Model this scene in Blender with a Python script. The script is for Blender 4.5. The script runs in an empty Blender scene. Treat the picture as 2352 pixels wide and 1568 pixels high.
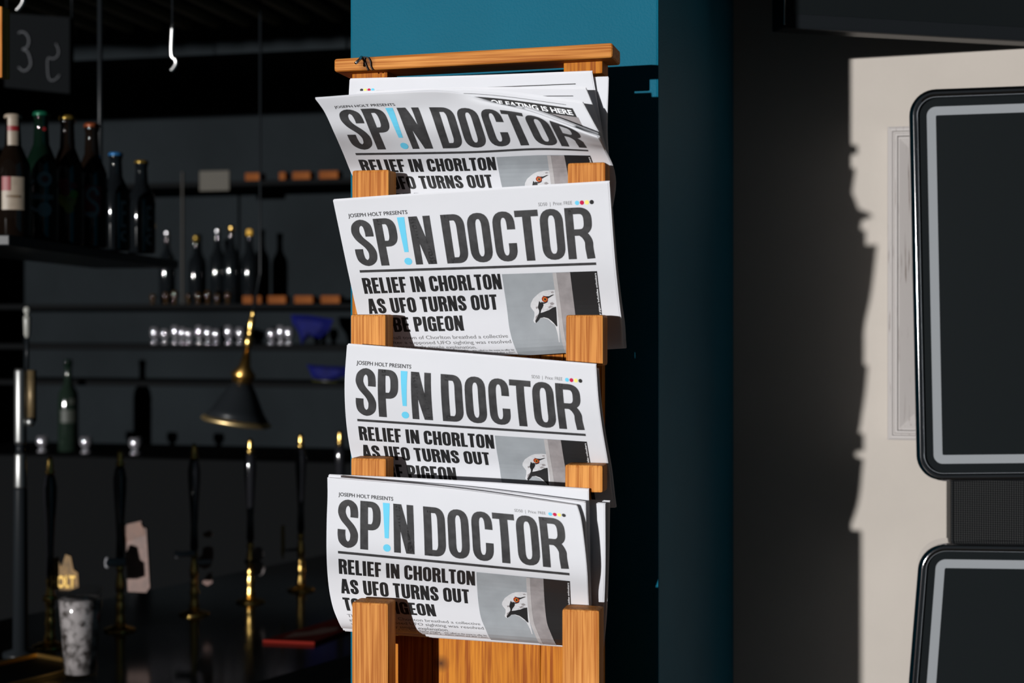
import bpy, bmesh, math, random
from mathutils import Vector, Matrix

random.seed(7)
scene = bpy.context.scene
COL = scene.collection

# ---------------------------------------------------------------- camera
F = 3400.0                      # focal length in pixels of the 2352 x 1568 frame
TH = math.radians(13.6)
CS, SN = math.cos(TH), math.sin(TH)
CZ = 1.70                       # eye height
HOR = 740.0
cam = bpy.data.cameras.new('camera')
cam.sensor_width = 36.0
cam.lens = 36.0 * F / 2352.0
cam.shift_y = -(784.0 - HOR) / 2352.0
cam.clip_start = 0.05
cam.dof.use_dof = True
cam.dof.focus_distance = 1.62
cam.dof.aperture_fstop = 5.6
cam_o = bpy.data.objects.new('camera', cam)
cam_o.location = (0, 0, CZ)
cam_o.rotation_euler = (math.radians(90), 0, TH)
COL.objects.link(cam_o)
scene.camera = cam_o

# ---------------------------------------------------------------- world, lights, exposure
world = bpy.data.worlds.new('world')
scene.world = world
world.use_nodes = True
bg = world.node_tree.nodes['Background']
bg.inputs['Color'].default_value = (0.78, 0.90, 1.0, 1)
bg.inputs['Strength'].default_value = 0.021

# low sun from the open sky over the street, behind the camera and to its left
sun = bpy.data.lights.new('sun_offscreen', 'SUN')
sun.energy = 4.1
sun.color = (1.0, 0.985, 0.97)
sun.angle = math.radians(0.9)
sun_o = bpy.data.objects.new('sun_offscreen', sun)
sun_dir = Vector((0.310, 1.0, -math.tan(math.radians(1.5)) * 1.06))      # the way the light travels
sun_o.rotation_euler = (-sun_dir).to_track_quat('Z', 'Y').to_euler()
sun_o.location = (-1.5, -3.0, 2.6)
COL.objects.link(sun_o)

scene.view_settings.view_transform = 'Standard'
scene.view_settings.look = 'None'
scene.view_settings.gamma = 1.0
scene.view_settings.use_curve_mapping = False
scene.view_settings.exposure = 0.0


def P(x, y, Y):
    """photo pixel seen on the plane at distance Y in front of the camera"""
    u = (x - 1176.0) / F
    v = (HOR - y) / F
    dx = u * CS - SN
    dy = u * SN + CS
    t = Y / dy
    return Vector((dx * t, Y, CZ + v * t))


def PT(x, y, t):
    """photo pixel at depth t along the view axis"""
    u = (x - 1176.0) / F
    v = (HOR - y) / F
    return Vector(((u * CS - SN) * t, (u * SN + CS) * t, CZ + v * t))


def PZ(x, y, z):
    """photo pixel seen on the level plane at height z (above the camera height)"""
    t = z * F / (HOR - y)
    return PT(x, y, t)


# ---------------------------------------------------------------- materials
def srgb(r, g, b):
    f = lambda c: (c / 255 / 12.92) if c <= 10 else ((c / 255 + 0.055) / 1.055) ** 2.4
    return (f(r), f(g), f(b), 1)


MATS = {}


def mat(name, color, rough=0.6, metal=0.0, spec=0.5, bump=0.0, bscale=200.0, vary=0.0, vscale=30.0, trans=0.0, coat=0.0, emit=0.0):
    if name in MATS:
        return MATS[name]
    m = bpy.data.materials.new(name)
    m.use_nodes = True
    nt = m.node_tree
    b = nt.nodes['Principled BSDF']
    c = color if len(color) == 4 else (*color, 1)
    b.inputs['Base Color'].default_value = c
    b.inputs['Roughness'].default_value = rough
    b.inputs['Metallic'].default_value = metal
    b.inputs['Specular IOR Level'].default_value = spec
    b.inputs['Transmission Weight'].default_value = trans
    b.inputs['Coat Weight'].default_value = coat
    if emit:
        b.inputs['Emission Color'].default_value = c
        b.inputs['Emission Strength'].default_value = emit
    tc = nt.nodes.new('ShaderNodeTexCoord')
    if vary:
        n = nt.nodes.new('ShaderNodeTexNoise')
        n.inputs['Scale'].default_value = vscale
        n.inputs['Detail'].default_value = 5
        nt.links.new(tc.outputs['Object'], n.inputs['Vector'])
        r = nt.nodes.new('ShaderNodeValToRGB')
        lo = tuple(k * (1 - vary) for k in c[:3]) + (1,)
        hi = tuple(min(1, k * (1 + vary)) for k in c[:3]) + (1,)
        r.color_ramp.elements[0].color = lo
        r.color_ramp.elements[1].color = hi
        r.color_ramp.elements[0].position = 0.3
        r.color_ramp.elements[1].position = 0.7
        nt.links.new(n.outputs['Fac'], r.inputs['Fac'])
        nt.links.new(r.outputs['Color'], b.inputs['Base Color'])
    if bump:
        n = nt.nodes.new('ShaderNodeTexNoise')
        n.inputs['Scale'].default_value = bscale
        n.inputs['Detail'].default_value = 4
        nt.links.new(tc.outputs['Object'], n.inputs['Vector'])
        bp = nt.nodes.new('ShaderNodeBump')
        bp.inputs['Strength'].default_value = bump
        bp.inputs['Distance'].default_value = 0.002
        nt.links.new(n.outputs['Fac'], bp.inputs['Height'])
        nt.links.new(bp.outputs['Normal'], b.inputs['Normal'])
    MATS[name] = m
    return m


def wood(name, light, dark, axis='Z', freq=420.0, knots=(), rough=0.6):
    """pine with grain along axis; knots = ((point, radius), ...) in object space"""
    m = bpy.data.materials.new(name)
    m.use_nodes = True
    nt = m.node_tree
    N, L = nt.nodes.new, nt.links.new
    b = nt.nodes['Principled BSDF']
    b.inputs['Roughness'].default_value = rough
    b.inputs['Specular IOR Level'].default_value = 0.12
    tc = N('ShaderNodeTexCoord')
    mp = N('ShaderNodeMapping')
    sc = [freq, freq, freq]
    sc['XYZ'.index(axis)] = 9.0
    mp.inputs['Scale'].default_value = sc
    L(tc.outputs['Object'], mp.inputs['Vector'])
    n1 = N('ShaderNodeTexNoise')
    n1.inputs['Scale'].default_value = 1.0
    n1.inputs['Detail'].default_value = 3
    n1.inputs['Roughness'].default_value = 0.55
    L(mp.outputs['Vector'], n1.inputs['Vector'])
    r1 = N('ShaderNodeValToRGB')
    r1.color_ramp.elements[0].position = 0.36
    r1.color_ramp.elements[1].position = 0.60
    r1.color_ramp.elements[0].color = dark
    r1.color_ramp.elements[1].color = light
    L(n1.outputs['Fac'], r1.inputs['Fac'])
    mp2 = N('ShaderNodeMapping')
    s2 = [40.0, 40.0, 40.0]
    s2['XYZ'.index(axis)] = 5.0
    mp2.inputs['Scale'].default_value = s2
    L(tc.outputs['Object'], mp2.inputs['Vector'])
    n2 = N('ShaderNodeTexNoise')
    n2.inputs['Scale'].default_value = 1.0
    n2.inputs['Detail'].default_value = 2
    L(mp2.outputs['Vector'], n2.inputs['Vector'])
    r2 = N('ShaderNodeValToRGB')
    r2.color_ramp.elements[0].position = 0.3
    r2.color_ramp.elements[1].position = 0.7
    r2.color_ramp.elements[0].color = (0.78, 0.70, 0.60, 1)
    r2.color_ramp.elements[1].color = (1.0, 1.0, 1.0, 1)
    L(n2.outputs['Fac'], r2.inputs['Fac'])
    mx = N('ShaderNodeMixRGB')
    mx.blend_type = 'MULTIPLY'
    mx.inputs['Fac'].default_value = 1.0
    L(r1.outputs['Color'], mx.inputs['Color1'])
    L(r2.outputs['Color'], mx.inputs['Color2'])
    col = mx.outputs['Color']
    for (kp, kr) in knots:
        d = N('ShaderNodeVectorMath')
        d.operation = 'DISTANCE'
        d.inputs[1].default_value = kp
        L(tc.outputs['Object'], d.inputs[0])
        rr = N('ShaderNodeValToRGB')
        rr.color_ramp.elements[0].position = 0.0
        rr.color_ramp.elements[0].color = (1, 1, 1, 1)
        rr.color_ramp.elements[1].position = 1.0
        rr.color_ramp.elements[1].color = (0, 0, 0, 1)
        dv = N('ShaderNodeMath')
        dv.operation = 'DIVIDE'
        dv.inputs[1].default_value = kr
        L(d.outputs['Value'], dv.inputs[0])
        L(dv.outputs['Value'], rr.inputs['Fac'])
        mk = N('ShaderNodeMixRGB')
        mk.inputs['Color2'].default_value = (0.06, 0.018, 0.005, 1)
        L(rr.outputs['Color'], mk.inputs['Fac'])
        L(col, mk.inputs['Color1'])
        col = mk.outputs['Color']
    L(col, b.inputs['Base Color'])
    bp = N('ShaderNodeBump')
    bp.inputs['Strength'].default_value = 0.25
    bp.inputs['Distance'].default_value = 0.0006
    L(n1.outputs['Fac'], bp.inputs['Height'])
    L(bp.outputs['Normal'], b.inputs['Normal'])
    return m


# ---------------------------------------------------------------- object helpers
def tag(o, label=None, cat=None, group=None, kind=None):
    if label:
        o['label'] = label
    if cat:
        o['category'] = cat
    if group:
        o['group'] = group
    if kind:
        o['kind'] = kind
    return o


def empty(name, loc, label, cat, group=None):
    o = bpy.data.objects.new(name, None)
    o.empty_display_size = 0.02
    o.location = loc
    COL.objects.link(o)
    return tag(o, label, cat, group)


def wloc(o):
    v = Vector(o.location)
    while o.parent:
        o = o.parent
        v += Vector(o.location)
    return v


def obj(name, verts, faces, m, parent=None, smooth=False, origin=None, label=None):
    base = wloc(parent) if parent else Vector(origin if origin is not None else (0, 0, 0))
    me = bpy.data.meshes.new(name)
    me.from_pydata([tuple(Vector(v) - base) for v in verts], [], faces)
    me.validate()
    bmm = bmesh.new()
    bmm.from_mesh(me)
    if len(bmm.faces) < 30000 and not name.startswith('print'):
        bmesh.ops.recalc_face_normals(bmm, faces=bmm.faces)
    bmm.to_mesh(me)
    bmm.free()
    if m:
        me.materials.append(m)
    if smooth:
        for p in me.polygons:
            p.use_smooth = True
    o = bpy.data.objects.new(name, me)
    if parent:
        o.parent = parent
    else:
        o.location = base
    COL.objects.link(o)
    if label:
        o['label'] = label
    return o


def hexa(c, bevel=0.0, seg=2):
    """8 corners (bottom 4 ccw, top 4 ccw) -> verts, faces with bevelled edges"""
    bm = bmesh.new()
    vs = [bm.verts.new(p) for p in c]
    for f in ((0, 1, 2, 3), (7, 6, 5, 4), (0, 4, 5, 1), (1, 5, 6, 2), (2, 6, 7, 3), (3, 7, 4, 0)):
        bm.faces.new([vs[i] for i in f])
    bmesh.ops.recalc_face_normals(bm, faces=bm.faces)
    if bevel:
        bmesh.ops.bevel(bm, geom=list(bm.edges) + list(bm.verts), offset=bevel, segments=seg, affect='EDGES', profile=0.6)
    bm.verts.index_update()
    v = [x.co.copy() for x in bm.verts]
    f = [[q.index for q in fc.verts] for fc in bm.faces]
    bm.free()
    return v, f


def box(x0, x1, y0, y1, z0, z1, bevel=0.0, seg=2):
    return hexa([(x0, y0, z0), (x1, y0, z0), (x1, y1, z0), (x0, y1, z0),
                 (x0, y0, z1), (x1, y0, z1), (x1, y1, z1), (x0, y1, z1)], bevel, seg)


def join(*parts):
    V, Fc = [], []
    for v, f in parts:
        k = len(V)
        V += list(v)
        Fc += [[i + k for i in q] for q in f]
    return V, Fc


def lathe(profile, base, n=20, axis=None, a0=0.0, a1=2 * math.pi):
    """profile [(r, h)...] turned about axis through base"""
    ax = Vector(axis or (0, 0, 1)).normalized()
    ref = Vector((1, 0, 0)) if abs(ax.x) < 0.9 else Vector((0, 1, 0))
    e1 = (ref - ax * ref.dot(ax)).normalized()
    e2 = ax.cross(e1)
    V, Fc = [], []
    full = abs(a1 - a0 - 2 * math.pi) < 1e-6
    m = n if full else n + 1
    for r, h in profile:
        for i in range(m):
            a = a0 + (a1 - a0) * i / n
            V.append(Vector(base) + ax * h + e1 * (r * math.cos(a)) + e2 * (r * math.sin(a)))
    for j in range(len(profile) - 1):
        for i in range(n):
            i2 = (i + 1) % m
            Fc.append([j * m + i, j * m + i2, (j + 1) * m + i2, (j + 1) * m + i])
    if full:
        if profile[0][0] > 1e-5:
            Fc.append([i for i in range(m)][::-1])
        if profile[-1][0] > 1e-5:
            k = (len(profile) - 1) * m
            Fc.append([k + i for i in range(m)])
    return V, Fc


def tube(pts, r, n=8):
    pts = [Vector(p) for p in pts]
    V, Fc = [], []
    prev = None
    for i, p in enumerate(pts):
        d = (pts[min(i + 1, len(pts) - 1)] - pts[max(i - 1, 0)]).normalized()
        ref = Vector((0, 0, 1)) if abs(d.z) < 0.9 else Vector((1, 0, 0))
        e1 = d.cross(ref).normalized() if prev is None else (prev - d * prev.dot(d)).normalized()
        prev = e1
        e2 = d.cross(e1)
        rr = r[i] if isinstance(r, (list, tuple)) else r
        for k in range(n):
            a = 2 * math.pi * k / n
            V.append(p + e1 * (rr * math.cos(a)) + e2 * (rr * math.sin(a)))
    for i in range(len(pts) - 1):
        for k in range(n):
            Fc.append([i * n + k, i * n + (k + 1) % n, (i + 1) * n + (k + 1) % n, (i + 1) * n + k])
    Fc.append(list(range(n))[::-1])
    Fc.append([(len(pts) - 1) * n + k for k in range(n)])
    return V, Fc


def spline(pts, per=6):
    pts = [Vector(p) for p in pts]
    out = []
    for i in range(len(pts) - 1):
        p0, p1, p2, p3 = pts[max(i - 1, 0)], pts[i], pts[i + 1], pts[min(i + 2, len(pts) - 1)]
        for k in range(per):
            t = k / per
            out.append(0.5 * (2 * p1 + (p2 - p0) * t + (2 * p0 - 5 * p1 + 4 * p2 - p3) * t * t + (3 * p1 - p0 - 3 * p2 + p3) * t ** 3))
    out.append(pts[-1])
    return out


# ================================================================ THE SETTING
YT = 1.632        # front face of the teal pilaster
YW = 2.280        # cream wall
ZC = CZ + 0.90    # ceiling
M_dark = mat('dark_interior_paint', (0.0092, 0.0116, 0.0133), 0.9, spec=0.04, vary=0.15, vscale=3)
M_floor = mat('dark_floorboards', (0.05, 0.045, 0.04), 0.6, spec=0.25, vary=0.3, vscale=6)
M_cream = mat('cream_painted_plaster', (0.4000, 0.3640, 0.3275), 0.7, spec=0.25, bump=0.10, bscale=160, vary=0.035, vscale=9)
M_teal = mat('teal_gloss_paint', (0.004, 0.105, 0.168), 0.55, spec=0.06, bump=0.22, bscale=420, vary=0.05, vscale=8)

tl, tr = P(804, 740, YT).x, P(1513, 740, YT).x
wl = P(1685, 740, YW).x
v, f = hexa([(tl, YT, 0), (tr, YT, 0), (wl, YW, 0), (tl, YW, 0), (tl, YT, ZC), (tr, YT, ZC), (wl, YW, ZC), (tl, YW, ZC)], 0.003)
tag(obj('wall_pilaster', v, f, M_teal), 'teal painted pilaster that carries the newspaper rack', 'pilaster', kind='structure')
v, f = box(wl - 0.02, 2.6, YW, YW + 0.15, 0, ZC)
tag(obj('wall_cream', v, f, M_cream), 'cream plaster wall behind the chrome framed machine', 'wall', kind='structure')
v, f = box(tl, wl - 0.02, YW, 5.15, 0, ZC)
tag(obj('wall_right', v, f, M_dark), 'dark partition wall behind the teal pilaster', 'wall', kind='structure')
v, f = box(-4.8, wl - 0.02, 5.15, 5.3, 0, ZC)
tag(obj('wall_back', v, f, M_dark), 'dark wall behind the back bar shelves', 'wall', kind='structure')
v, f = box(-4.95, -4.8, 1.65, 5.3, 0, ZC)
tag(obj('wall_left', v, f, M_dark), 'dark side wall of the bar room', 'wall', kind='structure')
v, f = box(-5.2, 3.0, -3.0, 5.3, -0.1, 0)
tag(obj('floor', v, f, M_floor), 'dark floor under the bar and the rack', 'floor', kind='structure')
v, f = box(-4.95, 2.6, 1.6, 5.3, ZC, ZC + 0.12)
ceil = tag(obj('ceiling', v, f, M_dark), 'dark slatted ceiling over the bar', 'ceiling', kind='structure')
M_slat = mat('dusty_ceiling_slat', (0.3000, 0.2400, 0.1400), 0.6, vary=0.2, vscale=4)
slat_mesh = None
x = -2.75
while x < -0.7:
    if slat_mesh is None:
        v, f = box(-0.012, 0.012, 2.0, 4.09, -0.022, 0)
        o = obj('slat', v, f, M_slat, ceil)
        slat_mesh = o.data
    else:
        o = bpy.data.objects.new('slat', slat_mesh)
        COL.objects.link(o)
        o.parent = ceil
    o.location = (x, 0, ZC)
    x += 0.095
v, f = box(-4.8, tl, 4.09, 4.25, ZC - 0.10, ZC)
tag(obj('trim_beam', v, f, M_dark), 'dark ceiling beam at the end of the slats', 'beam', kind='structure')

# ================================================================ NEWSPAPER RACK
PINE_L, PINE_D = srgb(216, 149, 77), srgb(169, 98, 36)
PINE2_L, PINE2_D = srgb(198, 126, 36), srgb(146, 74, 12)
YS0, YS1 = 1.465, 1.492       # front stubs
YU0, YU1 = 1.556, 1.576       # uprights
YB0, YB1 = 1.557, 1.571       # planks behind
rack_base = Vector((P(1095, 740, 1.53).x, 1.53, 0.70))
rack = empty('newspaper_rack', rack_base, 'pine wooden newspaper rack with four open tiers on teal pilaster', 'rack')
M_stub = wood('pine_stub', PINE_L, PINE_D, 'Z', 480)
M_up = wood('pine_upright', PINE2_L, PINE2_D, 'Z', 420)
ZBOT = 0.70


def stub(px0, px1, py0, py1, bottom=None):
    a, b = P(px0, py0, YS0), P(px1, py0, YS0)
    zb = bottom if bottom is not None else P((px0 + px1) / 2, py1, YS0).z
    return box(a.x, b.x, YS0, YS1, zb, a.z, 0.0028, 2), (a.x, b.x, zb, a.z)


STUBS = [(808, 893, 391, 468, None), (1303, 1391, 374, 455, None), (804.5, 886, 722, 838, None), (1299, 1385.5, 723, 840, None),
         (805, 887, 1051, 1112, None), (1297, 1385, 1066.5, 1130.5, None), (807.5, 891.5, 1382, 0, ZBOT), (1290.5, 1377, 1398, 0, ZBOT)]
FOLDY = [541, 531, 806, 803, 1160, 1168, 1451, 1491]
for (a, b, c, d, e), fy in zip(STUBS, FOLDY):
    (v, f), (x0, x1, z0, z1) = stub(a, b, c, d, e)
    s = obj('front_stub', v, f, M_stub, rack)
    zf = P((a + b) / 2, fy, 1.53).z - 0.008          # just under the fold of the papers
    za = z0 + 0.008 if z0 + 0.008 > zf else zf
    ze = za + (zf - za) * (YU0 - YS1) / (1.522 - YS1)
    xs_ = (x0 + 0.003, x0 + 0.020)
    v, f = hexa([(xs_[0], YS1, za - .008), (xs_[1], YS1, za - .008), (xs_[1], YU0, ze - .008), (xs_[0], YU0, ze - .008),
                 (xs_[0], YS1, za), (xs_[1], YS1, za), (xs_[1], YU0, ze), (xs_[0], YU0, ze)], 0.001, 1)
    obj('support_arm', v, f, M_stub, rack)
for (a, b) in ((808, 888), (1295, 1383)):
    a_, b_ = P(a, 200, YU0), P(b, 200, YU0)
    ztop = P((a + b) / 2, 150, YU0).z
    v, f = box(a_.x, b_.x, YU0, YU1, ZBOT, ztop, 0.0022, 2)
    obj('upright', v, f, M_up, rack)
M_plank = wood('pine_plank', PINE2_L, PINE2_D, 'Z', 300, knots=[(P(1013, 1523, YB0) - rack_base, 0.011)])
xa, xm, xb = P(889, 1500, YB0).x, P(1241, 1500, YB0).x, P(1294, 1500, YB0).x
zp = P(1100, 300, YB0).z
for (x0, x1) in ((xa, P(1033, 1500, YB0).x - .02), (P(1033, 1500, YB0).x - .02, xm), (xm, xb)):
    v, f = box(x0 + 0.0002, x1 - 0.0002, YB0, YB1, ZBOT, zp, 0.0006, 1)
    obj('back_plank', v, f, M_plank, rack)
# top rail
YR0 = 1.505
kn = [(P(842, 143, YR0) - rack_base, 0.011), (P(1042, 157, YR0) + Vector((0, .02, 0)) - rack_base, 0.004)]
M_rail = wood('pine_rail', PINE_L, PINE_D, 'X', 480, knots=kn)
c = [P(767, 165, YR0), P(1407, 131.5, YR0)]
t = [P(767, 134.5, YR0), P(1407, 97.5, YR0)]
dy = Vector((0, .050, 0))
zb0, zb1 = min(c[0].z, c[1].z), 0
v, f = hexa([c[0], c[1], c[1] + dy, c[0] + dy, t[0], t[1], t[1] + dy, t[0] + dy], 0.0032, 3)
obj('top_rail', v, f, M_rail, rack)
for a, b, yb, yt in ((808, 890, 181, 158), (1294, 1384, 170, 138)):   # blocks that carry the rail
    a_, b_ = P(a, 160, 1.522), P(b, 160, 1.522)
    v, f = box(a_.x, b_.x, 1.522, YU0 + .001, P((a + b) / 2, yb, 1.522).z, P((a + b) / 2, yt, 1.522).z, 0.002, 2)
    obj('rail_block', v, f, M_up, rack)
for s_ in (0, 1):   # short spacers fix the uprights to the pilaster
    x0 = P((808, 1295)[s_], 200, YU0).x + .008
    v, f = box(x0, x0 + .022, YU1, YT, 1.15, 1.85)
    obj('wall_batten', v, f, M_up, rack)
# bent nail and wire loop at the end of the rail
M_steel = mat('nail_steel', (0.62, 0.60, 0.60), 0.3, 1.0)
M_wire = mat('dark_wire', (0.03, 0.028, 0.028), 0.5, 0.6)
yn = 1.500
v, f = tube([P(831, 131, 1.504), P(826, 137, yn - .004), P(817, 145, yn - 0.010)], 0.0016, 8)
nail = obj('bent_nail', v, f, M_steel, rack, True)
loop = [(831, 131), (838, 131), (846, 133), (851, 142), (852, 152), (856, 161)]
v, f = tube(spline([P(a, b, 1.5035) for a, b in loop], 5), 0.0008, 6)
w_ = obj('wire_loop', v, f, M_wire, rack, True)
loop = [(838, 132), (837, 139), (841, 150), (846, 162)]
v, f = tube(spline([P(a, b, 1.5035) for a, b in loop], 5), 0.0008, 6)
obj('wire_loop', v, f, M_wire, rack, True)

# ================================================================ NEWSPAPERS
M_paper = mat('newsprint', (0.8357, 0.8613, 0.9200), 0.8, spec=0.12, bump=0.06, bscale=45, vary=0.012, vscale=25)
# thin newsprint lets a little light through
_nt = M_paper.node_tree
_pb = _nt.nodes['Principled BSDF']
_tr = _nt.nodes.new('ShaderNodeBsdfTranslucent')
_tr.inputs['Color'].default_value = (0.78, 0.70, 0.64, 1)
_mx = _nt.nodes.new('ShaderNodeMixShader')
_mx.inputs['Fac'].default_value = 0.26
_nt.links.new(_pb.outputs[0], _mx.inputs[1])
_nt.links.new(_tr.outputs[0], _mx.inputs[2])
_nt.links.new(_mx.outputs[0], _nt.nodes['Material Output'].inputs['Surface'])
M_ink = mat('black_ink', (0.0425, 0.0425, 0.0450), 0.55, spec=0.3, vary=0.25, vscale=120)
M_inkd = mat('dense_black_ink', (0.0175, 0.0175, 0.0187), 0.5, spec=0.3)
M_grey = mat('grey_ink', (0.2000, 0.2000, 0.2063), 0.7, spec=0.2)
M_blue = mat('sky_blue_ink', (0.1438, 0.5875, 0.8250), 0.6, spec=0.2)
M_mag = mat('crimson_ink', (0.5250, 0.0100, 0.0625), 0.6, spec=0.2)
M_yel = mat('yellow_ink', (0.9000, 0.7750, 0.2125), 0.6, spec=0.2)
M_pbg = mat('photo_grey_ink', (0.3063, 0.3313, 0.3562), 0.7, spec=0.2, vary=0.10, vscale=35)
M_pl = mat('photo_pale_ink', (0.5875, 0.5938, 0.6188), 0.7, spec=0.2, vary=0.06, vscale=200)
M_pm = mat('photo_mid_ink', (0.2812, 0.2625, 0.2687), 0.7, spec=0.2, vary=0.15, vscale=90)
M_pm2 = mat('photo_light_mid_ink', (0.4125, 0.4000, 0.4062), 0.7, spec=0.2, vary=0.1, vscale=90)
M_or = mat('orange_ink', (0.6250, 0.2125, 0.0250), 0.5, spec=0.3)
M_rd = mat('rust_ink', (0.3250, 0.0375, 0.0125), 0.5, spec=0.3)
M_wht = mat('white_print', (0.8250, 0.8375, 0.8750), 0.7, spec=0.2)

# ---- surfaces
def hermite(ts, vals, t):
    n = len(ts)
    if t <= ts[0]:
        d = (vals[1] - vals[0]) / (ts[1] - ts[0])
        return vals[0] + d * (t - ts[0])
    if t >= ts[-1]:
        d = (vals[-1] - vals[-2]) / (ts[-1] - ts[-2])
        return vals[-1] + d * (t - ts[-1])
    i = 0
    while t > ts[i + 1]:
        i += 1

    def tan(k):
        if k == 0:
            return (vals[1] - vals[0]) / (ts[1] - ts[0])
        if k == n - 1:
            return (vals[-1] - vals[-2]) / (ts[-1] - ts[-2])
        a = (vals[k] - vals[k - 1]) / (ts[k] - ts[k - 1])
        b = (vals[k + 1] - vals[k]) / (ts[k + 1] - ts[k])
        w = (ts[k] - ts[k - 1]) / (ts[k + 1] - ts[k - 1])
        return a * (1 - w) + b * w
    h = ts[i + 1] - ts[i]
    s = (t - ts[i]) / h
    m0, m1 = tan(i) * h, tan(i + 1) * h
    return vals[i] * (2 * s ** 3 - 3 * s * s + 1) + m0 * (s ** 3 - 2 * s * s + s) + vals[i + 1] * (3 * s * s - 2 * s ** 3) + m1 * (s ** 3 - s * s)


class Surf:
    def __init__(self, uk, rows):
        self.uk = uk
        self.vk = [r[0] for r in rows]
        self.pts = [[P(x, y, Y) for (x, y, Y) in r[1]] for r in rows]
        self.cache = {}

    def at(self, u, v):
        return hermite(self.vk, [hermite(self.uk, r, u) for r in self.pts], v)

    def nrm(self, u, v):
        e = 0.004
        du = self.at(u + e, v) - self.at(u - e, v)
        dv = self.at(u, v + e) - self.at(u, v - e)
        n = du.cross(dv).normalized()
        return -n if n.y > 0 else n

    def build_grid(self, nu=64, nv=64, u0=-0.03, u1=1.03, v0=-0.03, v1=0.69):
        """table of points and normals for quick lookup when print is laid on"""
        self.g = (nu, nv, u0, u1, v0, v1)
        self.tab = [[(self.at(u0 + (u1 - u0) * i / nu, v0 + (v1 - v0) * j / nv), self.nrm(u0 + (u1 - u0) * i / nu, v0 + (v1 - v0) * j / nv)) for i in range(nu + 1)] for j in range(nv + 1)]

    def quick(self, u, v, off):
        nu, nv, u0, u1, v0, v1 = self.g
        a = min(max((u - u0) / (u1 - u0) * nu, 0), nu - 1e-6)
        b = min(max((v - v0) / (v1 - v0) * nv, 0), nv - 1e-6)
        i, j = int(a), int(b)
        a -= i
        b -= j
        p00, n00 = self.tab[j][i]
        p10, n10 = self.tab[j][i + 1]
        p01, n01 = self.tab[j + 1][i]
        p11, n11 = self.tab[j + 1][i + 1]
        w = ((1 - a) * (1 - b), a * (1 - b), (1 - a) * b, a * b)
        p = p00 * w[0] + p10 * w[1] + p01 * w[2] + p11 * w[3]
        n = n00 * w[0] + n10 * w[1] + n01 * w[2] + n11 * w[3]
        return p + n * off


VB = 0.66      # fold, in page widths below the top edge


def sheet(S, back, r, u0=0.0, u1=1.0, v0=0.0, nu=40, nv=40, off=0.0):
    """one folded sheet: down the front, round the fold, up the back"""
    V, Fc = [], []
    cols = []
    for i in range(nu + 1):
        u = u0 + (u1 - u0) * i / nu
        col = []
        for j in range(nv + 1):
            vv = v0 + (VB - v0) * j / nv
            col.append(S.at(u, vv) + S.nrm(u, vv) * off)
        n = S.nrm(u, VB - 0.01)
        d = (S.at(u, VB) - S.at(u, VB - 0.02)).normalized()
        cpt = S.at(u, VB) + n * off - n * r
        for k in range(1, 7):
            a = math.pi * k / 7
            col.append(cpt + n * (r * math.cos(a)) + d * (r * math.sin(a)))
        for j in range(nv, -1, -2):
            vv = v0 + (VB - v0) * j / nv
            col.append(S.at(u, vv) + S.nrm(u, vv) * (off - 2 * r))
        cols.append(col)
    m = len(cols[0])
    for col in cols:
        V += col
    for i in range(nu):
        for j in range(m - 1):
            Fc.append([i * m + j, (i + 1) * m + j, (i + 1) * m + j + 1, i * m + j + 1])
    return V, Fc


# ---- 2D print shapes: lists of (verts, faces) in (x, y) with y up
def q_rect(x0, y0, x1, y1, nx=1, ny=6):
    V = [(x0 + (x1 - x0) * i / nx, y0 + (y1 - y0) * j / ny) for j in range(ny + 1) for i in range(nx + 1)]
    Fc = [[j * (nx + 1) + i, j * (nx + 1) + i + 1, (j + 1) * (nx + 1) + i + 1, (j + 1) * (nx + 1) + i] for j in range(ny) for i in range(nx)]
    return V, Fc


def q_quad(a, b, c, d, n=8):
    """quad strip from edge a-b to edge d-c"""
    V = []
    for k in range(n + 1):
        t = k / n
        V.append((a[0] + (d[0] - a[0]) * t, a[1] + (d[1] - a[1]) * t))
        V.append((b[0] + (c[0] - b[0]) * t, b[1] + (c[1] - b[1]) * t))
    return V, [[2 * k, 2 * k + 1, 2 * k + 3, 2 * k + 2] for k in range(n)]


def q_stroke(pts, hx, hy, closed=False):
    V = []
    n = len(pts)
    for i, (x, y) in enumerate(pts):
        a = pts[(i - 1) % n] if closed or i > 0 else pts[i]
        b = pts[(i + 1) % n] if closed or i < n - 1 else pts[i]
        tx, ty = (b[0] - a[0]) / hx, (b[1] - a[1]) / hy
        l = math.hypot(tx, ty) or 1
        nx, ny = -ty / l, tx / l
        V.append((x + nx * hx, y + ny * hy))
        V.append((x - nx * hx, y - ny * hy))
    m = n if closed else n - 1
    return V, [[2 * i, 2 * i + 1, (2 * i + 3) % (2 * n), (2 * i + 2) % (2 * n)] for i in range(m)]


def arc(cx, cy, rx, ry, a0, a1, n=10, pw=2.5):
    out = []
    for i in range(n + 1):
        a = math.radians(a0 + (a1 - a0) * i / n)
        c, s = math.cos(a), math.sin(a)
        out.append((cx + rx * math.copysign(abs(c) ** (2 / pw), c), cy + ry * math.copysign(abs(s) ** (2 / pw), s)))
    return out


def seg(a, b, n=5):
    return [(a[0] + (b[0] - a[0]) * i / n, a[1] + (b[1] - a[1]) * i / n) for i in range(n + 1)]


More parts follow.
